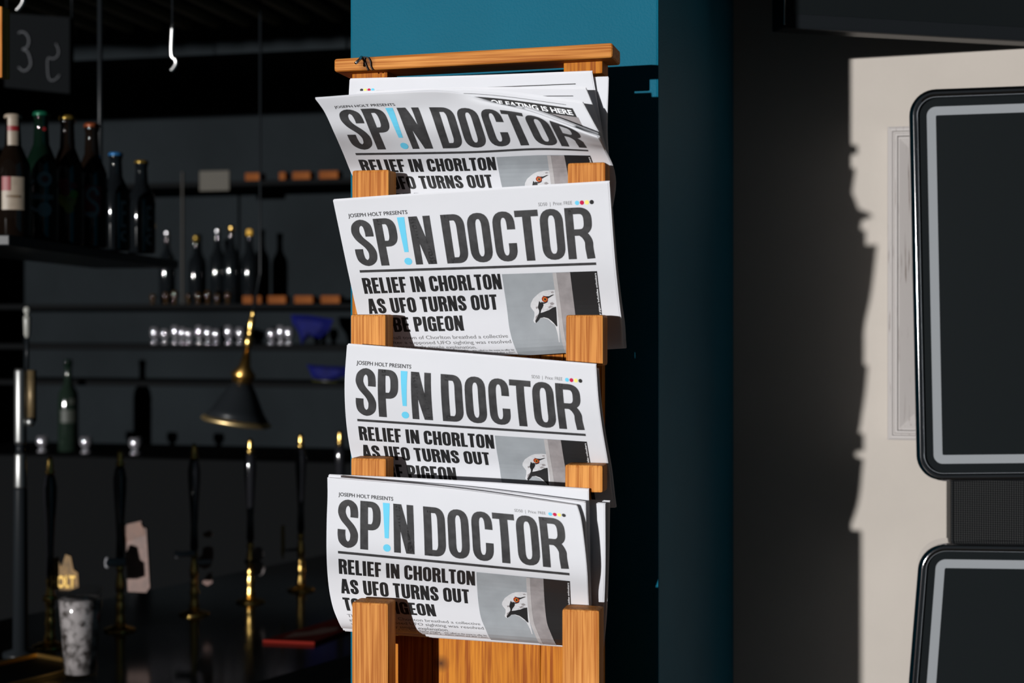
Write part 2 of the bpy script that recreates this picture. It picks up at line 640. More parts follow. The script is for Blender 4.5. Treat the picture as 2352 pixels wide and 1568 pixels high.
def glyph(ch, w, sx, sy):
    """condensed bold capital, height 1, width w; sx, sy = stem and bar thickness"""
    hx, hy = sx / 2, sy / 2
    stem = q_rect(0, 0, sx, 1, 1, 8)
    T = 0.28                                                     # height of the bowl corners
    L = []
    if ch == 'I':
        L = [stem]
    elif ch == 'L':
        L = [stem, q_rect(sx, 0, w, sy, 4, 1)]
    elif ch in 'EF':
        L = [stem, q_rect(sx, 1 - sy, w, 1, 4, 1), q_rect(sx, .5 - hy * .9, w * .93, .5 + hy * .9, 4, 1)]
        if ch == 'E':
            L.append(q_rect(sx, 0, w, sy, 4, 1))
    elif ch == 'H':
        L = [stem, q_rect(w - sx, 0, w, 1, 1, 8), q_rect(sx, .5 - hy, w - sx, .5 + hy, 2, 1)]
    elif ch == 'T':
        L = [q_rect(w / 2 - hx, 0, w / 2 + hx, 1 - sy, 1, 8), q_rect(0, 1 - sy, w, 1, 6, 1)]
    elif ch == 'N':
        L = [q_rect(0, 0, sx * .86, 1, 1, 8), q_rect(w - sx * .86, 0, w, 1, 1, 8), q_quad((0, 1), (sx * 1.05, 1), (w, 0), (w - sx * 1.05, 0), 8)]
    elif ch == 'A':
        L = [q_quad((0, 0), (sx * .92, 0), (w / 2 + hx * .55, 1), (w / 2 - sx * .62, 1), 8), q_quad((w - sx * .92, 0), (w, 0), (w / 2 + sx * .62, 1), (w / 2 - hx * .55, 1), 8),
             q_rect(w * .26, .2, w * .74, .2 + sy * .9, 3, 1)]
    elif ch == 'O':
        pts = arc(w - w / 2, 1 - T - hy + hy, w / 2 - hx, T - hy, 0, 180, 12) + seg((hx, 1 - T), (hx, T), 5)[1:-1] + arc(w / 2, T, w / 2 - hx, T - hy, 180, 360, 12) + seg((w - hx, T), (w - hx, 1 - T), 5)[1:-1]
        L = [q_stroke(pts, hx, hy, True)]
    elif ch in 'CG':
        pts = seg((w - hx, .64), (w - hx, 1 - T), 2)[:-1] + arc(w / 2, 1 - T, w / 2 - hx, T - hy, 0, 180, 12) + seg((hx, 1 - T), (hx, T), 5)[1:-1] + arc(w / 2, T, w / 2 - hx, T - hy, 180, 360, 12) + seg((w - hx, T), (w - hx, .37 if ch == 'C' else .48), 2)[1:]
        L = [q_stroke(pts, hx, hy)]
        if ch == 'G':
            L.append(q_rect(w * .52, .42, w, .42 + sy * .9, 3, 1))
            L.append(q_rect(w - sx * .6, 0.02, w, .4, 1, 4))
    elif ch == 'U':
        pts = seg((hx, 1), (hx, T), 6) + arc(w / 2, T, w / 2 - hx, T - hy, 180, 360, 12)[1:] + seg((w - hx, T), (w - hx, 1), 6)[1:]
        L = [q_stroke(pts, hx, hy)]
    elif ch == 'D':
        pts = seg((sx * .5, 1 - hy), (w * .52, 1 - hy), 3)[:-1] + arc(w * .52, 1 - T, w * .48 - hx, T - hy, 90, 0, 10) + seg((w - hx, 1 - T), (w - hx, T), 5)[1:-1] + arc(w * .52, T, w * .48 - hx, T - hy, 0, -90, 10) + seg((w * .52, hy), (sx * .5, hy), 3)[1:]
        L = [stem, q_stroke(pts, hx, hy)]
    elif ch in 'PRB':
        lo = .40 if ch == 'P' else .46
        mid = (1 + lo) / 2
        rr = (1 - lo) / 2 - hy
        cw = .5
        pts = seg((sx * .5, 1 - hy), (w * cw, 1 - hy), 3)[:-1] + arc(w * cw, mid + rr * .1, w * (1 - cw) - hx, rr * .9, 90, 0, 9) + arc(w * cw, mid - rr * .1, w * (1 - cw) - hx, rr * .9, 0, -90, 9) + seg((w * cw, lo + hy), (sx * .5, lo + hy), 3)[1:]
        L = [stem, q_stroke(pts, hx, hy)]
        if ch == 'R':
            pts = [(w * .55, lo + hy), (w * .72, lo - .01), (w - hx * 1.12, lo - .12), (w - hx * 1.1, .22), (w - hx * .85, 0)]
            L.append(q_stroke([tuple(p)[:2] for p in spline([(a, b, 0) for a, b in pts], 4)], hx, hy))
        if ch == 'B':
            mid = (lo + sy) / 2
            rr = mid - hy
            pts = seg((sx * .5, lo + sy * .5), (w * cw, lo + sy * .5), 3)[:-1] + arc(w * cw, mid, w * (1 - cw) - hx, rr, 90, -90, 14) + seg((w * cw, hy), (sx * .5, hy), 3)[1:]
            L.append(q_stroke(pts, hx, hy))
    elif ch == 'S':
        p = [(w - hx, .63), (w - hx, .74), (w - hx * 1.35, .87), (w * .5, 1 - hy), (hx * 1.35, .87), (hx, .75), (hx * 1.25, .66), (w * .36, .57), (w * .64, .44), (w - hx * 1.2, .34), (w - hx, .25), (w - hx * 1.35, .13), (w * .5, hy), (hx * 1.35, .13), (hx, .25), (hx, .37)]
        L = [q_stroke([tuple(q)[:2] for q in spline([(a, b, 0) for a, b in p], 4)], hx, hy)]
    elif ch == 'X':
        L = []
    return L


MAST = [('S', 175, 322), ('P', 337, 485), ('N', 577, 722), ('D', 793, 947), ('O', 965, 1117), ('C', 1138, 1290), ('T', 1295, 1455), ('O', 1463, 1622), ('R', 1637, 1817)]


def mast_u(x):
    return 0.045 + (x - 177) / 1645.0 * 0.89


def merge2(parts):
    V, Fc = [], []
    for v, f in parts:
        k = len(V)
        V += v
        Fc += [[i + k for i in q] for q in f]
    return V, Fc


def place2(parts, u0, v0, su, sv):
    """local (x, y up) -> page (u, v)"""
    V, Fc = merge2(parts)
    return [(u0 + x * su, v0 - y * sv) for x, y in V], Fc


WID = dict(R=.98, E=.78, L=.74, I=.42, F=.74, N=1.02, C=.96, H=1.0, O=.98, T=.84, A=1.04, S=.95, U=.98, B=1.0, P=.95, G=.98, D=1.0)


def word_line(text, u0, u1, vb, cap, stem=.40, gap=.13, space=.46):
    """a line of condensed capitals fitted between u0 and u1, baseline vb"""
    x = 0
    items = []
    for ch in text:
        if ch == ' ':
            x += space
            continue
        items.append((ch, x, WID[ch]))
        x += WID[ch] + gap
    tot = x - gap
    k = (u1 - u0) / tot
    out = []
    for ch, gx, w in items:
        V, Fc = place2(glyph(ch, w, stem, .155), u0 + gx * k, vb, k, cap)
        out.append((V, Fc))
    return out


TXT = {}


def text2(s, bold=0.0, align='LEFT'):
    """built-in font as a flat mesh; unit capital height"""
    key_ = (s, bold)
    if key_ not in TXT:
        cu = bpy.data.curves.new('t', 'FONT')
        cu.body = s
        cu.size = 1.0
        cu.resolution_u = 3
        cu.offset = bold
        o = bpy.data.objects.new('t', cu)
        COL.objects.link(o)
        dg = bpy.context.evaluated_depsgraph_get()
        dg.update()
        me = bpy.data.meshes.new_from_object(o.evaluated_get(dg))
        V = [(q.co.x / 0.70, q.co.y / 0.70) for q in me.vertices]
        Fc = [list(p.vertices) for p in me.polygons]
        bpy.data.objects.remove(o)
        bpy.data.curves.remove(cu)
        bpy.data.meshes.remove(me)
        TXT[key_] = (V, Fc)
    return TXT[key_]


def text_uv(s, u0, u1, vb, cap, bold=0.0):
    V, Fc = text2(s, bold)
    xs = [p[0] for p in V]
    a, b = min(xs), max(xs)
    k = (u1 - u0) / (b - a)
    return [(u0 + (x - a) * k, vb - y * cap) for x, y in V], Fc


def text_vert(s, u, v0, v1, cap, bold=0.0):
    """small line turned a quarter, reading upwards, baseline on the right"""
    V, Fc = text2(s, bold)
    xs = [p[0] for p in V]
    a, b = min(xs), max(xs)
    k = (v1 - v0) / (b - a)
    return [(u - y * cap, v1 - (x - a) * k) for x, y in V], Fc


def disc(u, v, r, n=18, ry=None):
    ry = ry or r
    return [(u + r * math.cos(2 * math.pi * i / n), v + ry * math.sin(2 * math.pi * i / n)) for i in range(n)], [list(range(n))]


def photo(pts):
    """crop coordinates of the printed picture -> page (u, v)"""
    out = []
    for x, y in pts:
        dx, dy_ = x - 145, y - 185
        q = dy_ / 1215.0
        for _ in range(4):
            p = (dx - 255 * q) / 1430.0
            q = (dy_ + 65 * p) / 1215.0
        out.append((0.575 + 0.36 * p, 0.315 + 0.345 * q))
    return out


def fill(pts):
    """triangulate a polygon"""
    from mathutils.geometry import tessellate_polygon
    tri = tessellate_polygon([[Vector((x, y, 0)) for x, y in pts]])
    return list(pts), [list(t_) for t_ in tri]


def grid_uv(u0, u1, v0, v1, nu, nv):
    V = [(u0 + (u1 - u0) * i / nu, v0 + (v1 - v0) * j / nv) for j in range(nv + 1) for i in range(nu + 1)]
    return V, [[j * (nu + 1) + i, j * (nu + 1) + i + 1, (j + 1) * (nu + 1) + i + 1, (j + 1) * (nu + 1) + i] for j in range(nv) for i in range(nu)]


HEAD = [(1000, 393), (960, 395), (880, 398), (790, 415), (740, 438), (700, 470), (640, 530), (610, 600), (608, 640), (625, 670), (675, 725), (680, 790), (670, 850), (690, 880), (710, 885), (745, 850), (760, 820), (820, 805), (900, 830), (960, 880), (1010, 915), (1040, 1000), (1062, 1080), (1075, 1180), (1090, 1180), (1080, 1020), (1060, 860)]
DARK = [(735, 560), (760, 585), (790, 575), (808, 620), (795, 660), (778, 690), (770, 735), (810, 725), (860, 705), (900, 690), (950, 655), (1000, 640), (1020, 760), (1045, 930), (1030, 930), (990, 885), (950, 850), (900, 815), (830, 797), (770, 812), (745, 850), (712, 882), (700, 850), (712, 800), (738, 765), (748, 730), (745, 700), (722, 655), (728, 610)]
SPECK = [[(900, 590), (940, 575), (975, 600), (930, 620)], [(880, 650), (910, 625), (960, 640), (900, 668)], [(900, 425), (935, 415), (950, 430), (915, 440)], [(690, 650), (715, 640), (722, 668), (700, 680)]]
BROW = [(780, 480), (830, 490), (880, 488), (930, 465), (962, 462), (930, 482), (890, 508), (862, 528), (845, 505), (800, 492)]
BROW2 = [(760, 570), (790, 580), (840, 575), (872, 545), (860, 580), (820, 600), (780, 598)]
BEAK = [(700, 790), (745, 745), (725, 800), (705, 850)]


def refine(V, Fc, lim=.02):
    """cut long edges so that print follows the curve of the page"""
    bm = bmesh.new()
    vs = [bm.verts.new((x, y, 0)) for x, y in V]
    for q in Fc:
        try:
            bm.faces.new([vs[i] for i in q])
        except ValueError:
            pass
    for _ in range(5):
        bmesh.ops.triangulate(bm, faces=[q for q in bm.faces if len(q.verts) > 3])
        ed = [e for e in bm.edges if e.calc_length() > lim]
        if not ed:
            break
        bmesh.ops.subdivide_edges(bm, edges=ed, cuts=1)
    bmesh.ops.triangulate(bm, faces=[q for q in bm.faces if len(q.verts) > 3])
    bm.verts.index_update()
    V2 = [(q.co.x, q.co.y) for q in bm.verts]
    F2 = [[q.index for q in fc.verts] for fc in bm.faces]
    bm.free()
    return V2, F2


rf = random.Random(3)
fl = []
for _ in range(150):
    x, y = rf.uniform(790, 985), rf.uniform(560, 715)
    if (x - 790) * .35 + 700 - y < 0 or rf.random() > (y - 540) / 170:
        continue
    l, a = rf.uniform(7, 17), rf.uniform(2.2, 4.5)
    fl.append(fill(photo([(x, y), (x + l, y - l * .5), (x + l * .8, y - l * .5 + a), (x, y + a)])))
for _ in range(26):
    x, y = rf.uniform(840, 960), rf.uniform(408, 470)
    l, a = rf.uniform(6, 12), rf.uniform(1.5, 3)
    fl.append(fill(photo([(x, y), (x + l, y - l * .4), (x + l * .8, y - l * .4 + a), (x, y + a)])))
FLECKS = merge2(fl)


def put(S, parent, name, shp, m, off, label=None):
    V, Fc = shp
    if any(max(abs(V[a][0] - V[b][0]) + abs(V[a][1] - V[b][1]) for a, b in zip(q, q[1:] + q[:1])) > .03 for q in Fc):
        V, Fc = refine(V, Fc)
    o = obj(name, [S.quick(u, vv, off) for u, vv in V], Fc, m, parent, label=label)
    return o


def print_front(S, page, corner=True):
    S.build_grid()
    o1, o2, o3, o4, o5 = 0.00024, 0.00044, 0.00062, 0.00080, 0.00098
    put(S, page, 'title_line', text_uv('JOSEPH HOLT PRESENTS', .044, .262, .0695, .0145, .012), M_inkd, o1)
    if corner:
        put(S, page, 'price_line', text_uv('SD50  |  Price: FREE', .742, .866, .0690, .0125), M_grey, o1)
    for k, mm in enumerate((M_blue, M_mag, M_yel, M_inkd) if corner else ()):
        put(S, page, 'colour_dot', disc(.884 + .0178 * k, .0645, .0077), mm, o1)
    parts = []
    vb, cap = .2665, .186
    for ch, a, b in MAST:
        u0, u1 = mast_u(a), mast_u(b)
        wd = (u1 - u0) / cap
        parts.append(place2(glyph(ch, wd, .163 if ch != 'T' else .172, .126), u0, vb, cap, cap))
    put(S, page, 'masthead_lettering', merge2(parts), M_ink, o1)
    ua, ub = mast_u(500), mast_u(553)
    um = (ua + ub) / 2
    ex = [place2([q_quad((-.072, 1), (.072, 1), (.042, .27), (-.042, .27), 8)], um, vb, cap, cap), disc(um, vb - .075 * cap, .0142, 20)]
    put(S, page, 'exclamation_mark', merge2(ex), M_blue, o1)
    put(S, page, 'masthead_rule', grid_uv(.045, .935, .2815, .2915, 40, 1), M_ink, o1)
    head = word_line('RELIEF IN CHORLTON', .046, .568, .376, .063) + word_line('AS UFO TURNS OUT', .047, .541, .459, .063) + word_line('TO BE PIGEON', .047, .400, .5405, .063)
    put(S, page, 'headline_lettering', merge2(head), M_inkd, o1)
    body = [text_uv('The small town of Chorlton breathed a collective', .047, .562, .5760, .0165, .004), text_uv('sigh after a supposed UFO sighting was resolved', .047, .568, .6010, .0165, .004),
            text_uv('with a surprisingly simple explanation.', .047, .425, .6255, .0165, .004)]
    put(S, page, 'standfirst_text', merge2(body), M_grey, o1)
    col = [text_uv('d that the object might', .225, .387, .6385, .0085), text_uv('experimental drone from a', .205, .387, .6505, .0085),
           text_uv('was called to the scene to offer his', .402, .567, .6385, .0085), text_uv('expert opinion and after a short', .402, .567, .6505, .0085)]
    put(S, page, 'column_text', merge2(col), M_grey, o1)
    # printed picture: pigeon looking round a post
    ph = put(S, page, 'pigeon_photo', grid_uv(.575, .935, .315, .6645, 16, 18), M_pbg, o1, 'grey printed photo of a pigeon peering from behind a post')
    put(S, page, 'photo_dark_panel', grid_uv(.735 + .0975, .935, .315, .6645, 6, 18), M_inkd, o2)
    put(S, page, 'pigeon_head', fill(photo(HEAD)), M_pl, o2)
    put(S, page, 'pigeon_throat', fill(photo(DARK)), M_inkd, o3)
    put(S, page, 'pigeon_feathers', merge2([fill(photo(s)) for s in SPECK + [BEAK]]), M_pm, o3)
    put(S, page, 'pigeon_flecks', FLECKS, M_pm, o3)
    put(S, page, 'pigeon_brow', merge2([fill(photo(BROW)), fill(photo(BROW2))]), M_inkd, o3)
    (eu, ev), = photo([(820, 532)])
    put(S, page, 'pigeon_eye', disc(eu, ev, .0118, 16, .0128), M_rd, o3)
    put(S, page, 'pigeon_iris', disc(eu + .0006, ev + .0004, .0066, 16, .0078), M_or, o4)
    put(S, page, 'pigeon_pupil', disc(eu + .0010, ev, .0040, 12, .0052), M_inkd, o5)
    pole = grid_uv(.768, .8345, .315, .6645, 4, 18)
    put(S, page, 'photo_post', pole, M_pm, o4)
    put(S, page, 'photo_post_edge', grid_uv(.768, .783, .315, .6645, 2, 18), M_pm2, o5)
    put(S, page, 'caption_line', text_vert('Shifty pigeon befuddles onlookers', .9315, .322, .520, .0070, .012), M_wht, o3)


def newspaper(S, label, front=False, leaves=2, r=0.0016, group=None, u1=1.0):
    base = S.at(.5, VB)
    e = empty('newspaper', base, label, 'newspaper', group)
    V, Fc = sheet(S, True, r, 0, 1)
    page = obj('cover_sheet', V, Fc, M_paper, e, True)
    for k in range(leaves):
        rr = r * (0.72 - 0.30 * k)
        V, Fc = sheet(S, True, rr, random.uniform(.000, .004), 1 + random.uniform(.001, .006), random.uniform(-.006, .004), 40, 40, -(r - rr))
        obj('inner_leaf', V, Fc, M_paper, e, True)
    if front:
        print_front(S, page, 'curling' not in label)
    return e, page


U3 = (0, .5, 1)
U5 = (0, .25, .5, .75, 1)


def rows3(data):
    return [(vv, [(x0, y0, Y + (dl[0] if dl else 0)), (x1, y1, Y + (dl[1] if dl else 0)), (x2, y2, Y + (dl[2] if dl else 0))]) for vv, Y, x0, y0, x1, y1, x2, y2, dl in data]


GRP = 'folded newspapers in the pine rack'
# --- top tier
S1 = Surf(U5, [
    (0, [(724, 227, 1.408), (884, 215.5, 1.425), (1046, 214, 1.432), (1206, 257, 1.455), (1374, 320, 1.456)]),
    (.04, [(734, 240, 1.413), (894, 231, 1.430), (1054, 230, 1.437), (1205, 251, 1.438), (1371, 311, 1.438)]),
    (.08, [(743, 253, 1.418), (903, 247, 1.436), (1061, 247, 1.442), (1207, 261, 1.438), (1373, 315, 1.434)]),
    (.19, [(768, 306, 1.436), (925, 302, 1.450), (1078, 300, 1.456), (1226, 303, 1.458), (1382, 332, 1.456)]),
    (.287, [(789, 354, 1.471), (945, 352, 1.475), (1092, 349, 1.477), (1243, 342, 1.477), (1389, 347, 1.478)]),
    (.375, [(806, 396, 1.4975), (957, 394, 1.4965), (1101, 391, 1.4955), (1250, 387, 1.4965), (1406, 384, 1.4975)]),
    (.46, [(826, 437, 1.504), (969, 434, 1.504), (1111, 432, 1.504), (1256, 430, 1.504), (1412, 420, 1.504)]),
    (.54, [(842, 478, 1.507), (985, 474, 1.507), (1125, 471, 1.507), (1265, 468, 1.507), (1408, 460, 1.507)]),
    (.60, [(852, 508, 1.516), (993, 506, 1.516), (1130, 503, 1.516), (1266, 499, 1.516), (1402, 494, 1.516)]),
    (.66, [(860, 538, 1.527), (998, 536, 1.527), (1134, 534, 1.527), (1266, 530, 1.527), (1398, 524, 1.527)])])
newspaper(S1, 'front newspaper of the top tier with its top corner curling over', True, 2, group=GRP)
SC = Surf(U3, rows3([
    (0, 1.462, 812, 226, 1066, 206, 1337, 236, None), (.08, 1.468, 812, 262, 1078, 246, 1360, 279, None), (.287, 1.490, 815, 356, 1102, 348, 1390, 343, None),
    (.375, 1.5045, 820, 398, 1108, 391, 1399, 386, None), (.46, 1.5125, 830, 437, 1114, 432, 1405, 424, None), (.66, 1.533, 860, 538, 1132, 534, 1399, 524, None)]))
e, pg = newspaper(SC, 'newspaper behind the curled one showing a black banner reading is here', False, 1, group=GRP)
SC.build_grid()
put(SC, pg, 'black_banner', grid_uv(.36, .945, .030, .068, 20, 2), M_inkd, .0002)
put(SC, pg, 'banner_lettering', text_uv('OF EATING IS HERE', .60, .935, .060, .021, .03), M_wht, .0004)
put(SC, pg, 'page_rule', grid_uv(.36, .925, .0165, .0185, 20, 1), M_inkd, .0002)
put(SC, pg, 'banner_photo', grid_uv(.36, .950, .068, .20, 20, 6), M_pm, .0002)
SB = Surf(U3, rows3([
    (0, 1.480, 818, 213, 1080, 204, 1345, 203, None), (.08, 1.486, 818, 254, 1090, 244, 1360, 240, None), (.287, 1.5025, 816, 356, 1104, 347, 1388, 338, None),
    (.46, 1.5185, 832, 437, 1115, 432, 1406, 424, None), (.66, 1.537, 860, 538, 1132, 534, 1399, 524, None)]))
e, pg = newspaper(SB, 'newspaper with a thin black rule near its top edge, third in top tier', False, 1, group=GRP)
SB.build_grid()
put(SB, pg, 'page_rule', grid_uv(.36, .935, .035, .0385, 20, 1), M_inkd, .0002)
SA = Surf(U3, rows3([
    (0, 1.496, 803, 183, 1080, 176, 1357, 165.5, None), (.08, 1.501, 801, 225, 1088, 216, 1364, 205, None), (.287, 1.512, 814, 354, 1104, 346, 1386, 335, None),
    (.46, 1.525, 833, 437, 1116, 432, 1404, 424, None), (.66, 1.541, 860, 538, 1132, 534, 1399, 524, None)]))
e, pg = newspaper(SA, 'newspaper with four coloured dots on its top margin, under the pine rail', False, 2, group=GRP)
SA.build_grid()
for k, mm in enumerate((M_inkd, M_yel, M_mag, M_blue)):
    put(SA, pg, 'colour_dot', disc(.0520 + .0152 * k, .047, .0064), mm, .0003)
put(SA, pg, 'page_rule', grid_uv(.112, .93, .0505, .0545, 20, 1), M_inkd, .0002)
SD = Surf(U3, rows3([
    (0, 1.503, 846, 188, 1115, 183, 1396, 176, None), (.287, 1.519, 846, 352, 1117, 343, 1394, 332, None),
    (.46, 1.532, 850, 437, 1120, 432, 1403, 425, None), (.66, 1.547, 860, 538, 1132, 534, 1399, 524, None)]))
newspaper(SD, 'rearmost newspaper of the top tier, shaded edge beside the rail', False, 1, group=GRP)

# --- second tier
R2 = [(0, 1.440, 765, 461, 1080, 438.5, 1396, 419, None), (.287, 1.472, 799.5, 624, 1104.5, 614.5, 1409.7, 604, None), (.46, 1.499, 821, 722, 1120, 712, 1420, 702, None),
      (.54, 1.508, 831, 763, 1126, 757, 1425, 744, None), (.60, 1.515, 842, 789, 1135, 788, 1427, 775, None), (.64, 1.521, 850, 801, 1143, 806, 1428, 790, None), (.66, 1.5265, 855, 808, 1148, 815, 1429, 799, None)]
S2 = Surf(U3, rows3(R2))
newspaper(S2, 'front newspaper of the second tier, flat cover slanting up to the right', True, 2, group=GRP)


def behind(R, dY, dxl, dyl, dxr, dyr):
    out = []
    for vv, Y, x0, y0, x1, y1, x2, y2, dl in R:
        k = max(0, 1 - vv / .55)
        yy = Y + dY
        out.append((vv, yy, x0 + dxl * k, y0 + dyl * k, x1 + (dxl + dxr) / 2 * k, y1 + (dyl + dyr) / 2 * k, x2 + dxr, y2 + dyr * k, tuple(d_ * k * .00030 for d_ in (dyl, (dyl + dyr) / 2, dyr))))
    return Surf(U3, rows3(out))


newspaper(behind(R2, .0082, 8, 6, 4, 12), 'second newspaper in the second tier, tight behind its front copy', False, 2, group=GRP)
newspaper(behind(R2, .0164, 12, 14, 9, 50), 'rearmost newspaper of the second tier with its top tucked lower', False, 1, group=GRP)

# --- third tier
R3 = [(0, 1.440, 797, 792, 1082, 815, 1367, 839, None), (.14, 1.452, 791.5, 877, 1084, 899, 1373, 921, None), (.287, 1.472, 794.6, 962.6, 1091, 982, 1384, 1001, None), (.375, 1.486, 800, 1008, 1096, 1027, 1392, 1047, None),
      (.46, 1.500, 808, 1051, 1103, 1067, 1398, 1084, None), (.54, 1.508, 818, 1097, 1110, 1110, 1402, 1120, None), (.60, 1.516, 830, 1132, 1120, 1140, 1405, 1145, None), (.66, 1.528, 840, 1155, 1128, 1162, 1408, 1165, None)]
S3 = Surf(U3, rows3(R3))
newspaper(S3, 'front newspaper of the third tier with gently curved cover', True, 2, group=GRP)
newspaper(behind(R3, .0075, 6, 6, 5, 10), 'newspaper hidden close behind the front copy of the third tier', False, 2, group=GRP)

# --- bottom tier
R4 = [(0, 1.436, 752, 1096, 1040, 1122, 1324, 1160, (0, 0, .006)), (.066, 1.440, 752.4, 1134, 1042, 1160, 1332, 1187, (0, 0, .003)), (.17, 1.448, 750.5, 1195, 1046, 1222, 1341, 1252, None),
      (.287, 1.462, 750, 1265, 1049, 1293.5, 1347.5, 1322, None), (.375, 1.484, 752, 1314, 1051, 1340, 1349.5, 1368, None), (.46, 1.4985, 757, 1360, 1055, 1384, 1352, 1408, None),
      (.54, 1.507, 766, 1399, 1062, 1419, 1356, 1440, None), (.60, 1.513, 776, 1424, 1072, 1442, 1364, 1462, None), (.64, 1.520, 782, 1437, 1079, 1458, 1372, 1480, None), (.66, 1.527, 785, 1442, 1083, 1464, 1376, 1486, None)]
S4 = Surf(U3, rows3(R4))
newspaper(S4, 'front newspaper of the bottom tier above the bare pine planks', True, 1, group=GRP)
A4 = Surf(U3, rows3([(0, 1.449, 757, 1098, 1050, 1117, 1343, 1153, None), (.17, 1.458, 756, 1198, 1050, 1225, 1346, 1252, None), (.287, 1.472, 756, 1267, 1054, 1295, 1352, 1322, None), (.375, 1.493, 758, 1316, 1056, 1342, 1354, 1368, None), (.46, 1.507, 762, 1362, 1058, 1386, 1355, 1410, None), (.66, 1.533, 788, 1446, 1085, 1468, 1378, 1490, None)]))
newspaper(A4, 'second newspaper of the bottom tier, corner just above the curled cover', False, 1, group=GRP)
B4 = Surf(U3, rows3([(0, 1.459, 754, 1094, 1050, 1108, 1350, 1127, None), (.17, 1.470, 756, 1196, 1052, 1216, 1352, 1238, None), (.287, 1.4825, 758, 1266, 1054, 1291, 1354, 1314, None), (.46, 1.5150, 766, 1362, 1060, 1385, 1358, 1408, None), (.66, 1.5385, 792, 1448, 1087, 1469, 1378, 1490, None)]))
newspaper(B4, 'white newspaper standing highest in the bottom tier', False, 1, group=GRP)
C4 = Surf(U3, rows3([(0, 1.472, 797, 1125, 1090, 1138, 1387, 1157, None), (.287, 1.492, 797, 1285, 1092, 1305, 1387, 1318, None), (.46, 1.5225, 800, 1368, 1092, 1388, 1384, 1408, None), (.66, 1.5435, 810, 1450, 1096, 1470, 1380, 1490, None)]))
newspaper(C4, 'newspaper with bright right edge in the bottom tier', False, 2, group=GRP)
D4 = Surf(U3, rows3([(0, 1.484, 808, 1125, 1100, 1135, 1398, 1152, None), (.287, 1.503, 808, 1285, 1100, 1305, 1395, 1318, None), (.46, 1.529, 810, 1368, 1100, 1388, 1391, 1412, None), (.66, 1.5485, 815, 1450, 1100, 1470, 1384, 1490, None)]))
newspaper(D4, 'rearmost newspaper of the bottom tier, shaded page edge against the upright', False, 1, group=GRP)

# ================================================================ RIGHT: machine, picture frame, television
M_black = mat('black_lacquer', (0.010, 0.012, 0.014), 0.35, spec=0.15)
M_glassb = mat('black_glass', (0.008, 0.010, 0.011), 0.12, spec=0.35)
M_chrome = mat('polished_chrome', (0.80, 0.80, 0.82), 0.07, 1.0)
M_line = mat('silver_grey_line', (0.2080, 0.2236, 0.2392), 0.6, spec=0.2)
YM = 2.10


def rrect(w, h, r, inset, n=10):
    r = max(r - inset, .002)
    out = []
    for cx, cy, a in ((w - inset - r, inset + r, -90), (w - inset - r, h - inset - r, 0), (inset + r, h - inset - r, 90), (inset + r, inset + r, 180)):
        for i in range(n + 1):
            t_ = math.radians(a + 90 * i / n)
            out.append((cx + r * math.cos(t_), cy + r * math.sin(t_)))
    return out


def ringfaces(n, k0, k1):
    return [[k0 + i, k0 + (i + 1) % n, k1 + (i + 1) % n, k1 + i] for i in range(n)]


machine = empty('amusement_machine', (P(2500, 740, 2.1).x, 2.13, 0), 'tall black machine with two chrome rimmed glass panels by the cream wall', 'machine')


def panel(TL, TR, BR, BL, name):
    tl_, tr_, br_, bl_ = [P(x, y, YM) for x, y in (TL, TR, BR, BL)]
    w = (tr_ - tl_).length
    h = (tl_ - bl_).length

    def mp(x, y, d):
        a, b = x / w, y / h
        p = bl_ * ((1 - a) * (1 - b)) + br_ * (a * (1 - b)) + tl_ * ((1 - a) * b) + tr_ * (a * b)
        return p + Vector((0, d, 0))
    R = .036
    V, Fc = [], []
    loops = []
    prof = [(0.0, .050), (0.0, .010)] + [(.0062 - .0062 * math.cos(math.pi * k / 10), .004 - .0085 * math.sin(math.pi * k / 10)) for k in range(11)] + [(.0124, .012)]
    for ins, d in prof:
        pts = rrect(w, h, R, ins)
        loops.append(len(V))
        V += [mp(x, y, d) for x, y in pts]
    n = len(pts)
    for a, b in zip(loops, loops[1:]):
        Fc += ringfaces(n, a, b)
    rim_part = obj(name, *(lambda q: (q[0], q[1]))(([mp(x, y, .008) for x, y in rrect(w, h, R, .010)] + [mp(x, y, .052) for x, y in rrect(w, h, R, .002)],
                                                    [list(range(n))] + ringfaces(n, 0, n) + [list(range(2 * n - 1, n - 1, -1))])), M_glassb, machine)
    obj('chrome_rim', V, Fc, M_chrome, rim_part, True, label='polished chrome rim')
    g = rrect(w, h, R, .0235)
    g2 = rrect(w, h, R, .0355)
    obj('silver_line', [mp(x, y, .0073) for x, y in g] + [mp(x, y, .0073) for x, y in g2], ringfaces(n, 0, n), M_line, rim_part)


panel((2087, 206), (2900, 176), (2900, 1099), (2106, 1106), 'upper_panel')
panel((2113, 1246), (2900, 1257), (2900, 2150), (2040, 2150), 'lower_panel')
mx0, mx1 = P(2183, 1180, YM + .03).x, P(2830, 1180, YM + .03).x
M_mesh = bpy.data.materials.new('black_dimpled_mesh')
M_mesh.use_nodes = True
nt = M_mesh.node_tree
b = nt.nodes['Principled BSDF']
b.inputs['Roughness'].default_value = 0.45
b.inputs['Specular IOR Level'].default_value = 0.1
tc = nt.nodes.new('ShaderNodeTexCoord')
vo = nt.nodes.new('ShaderNodeTexVoronoi')
vo.inputs['Scale'].default_value = 330
vo.inputs['Randomness'].default_value = 0.0
nt.links.new(tc.outputs['Object'], vo.inputs['Vector'])
rp = nt.nodes.new('ShaderNodeValToRGB')
rp.color_ramp.elements[0].position = 0.10
rp.color_ramp.elements[0].color = (0.016, 0.018, 0.021, 1)
rp.color_ramp.elements[1].position = 0.42
rp.color_ramp.elements[1].color = (0.003, 0.0035, 0.004, 1)
nt.links.new(vo.outputs['Distance'], rp.inputs['Fac'])
nt.links.new(rp.outputs['Color'], b.inputs['Base Color'])
bp = nt.nodes.new('ShaderNodeBump')
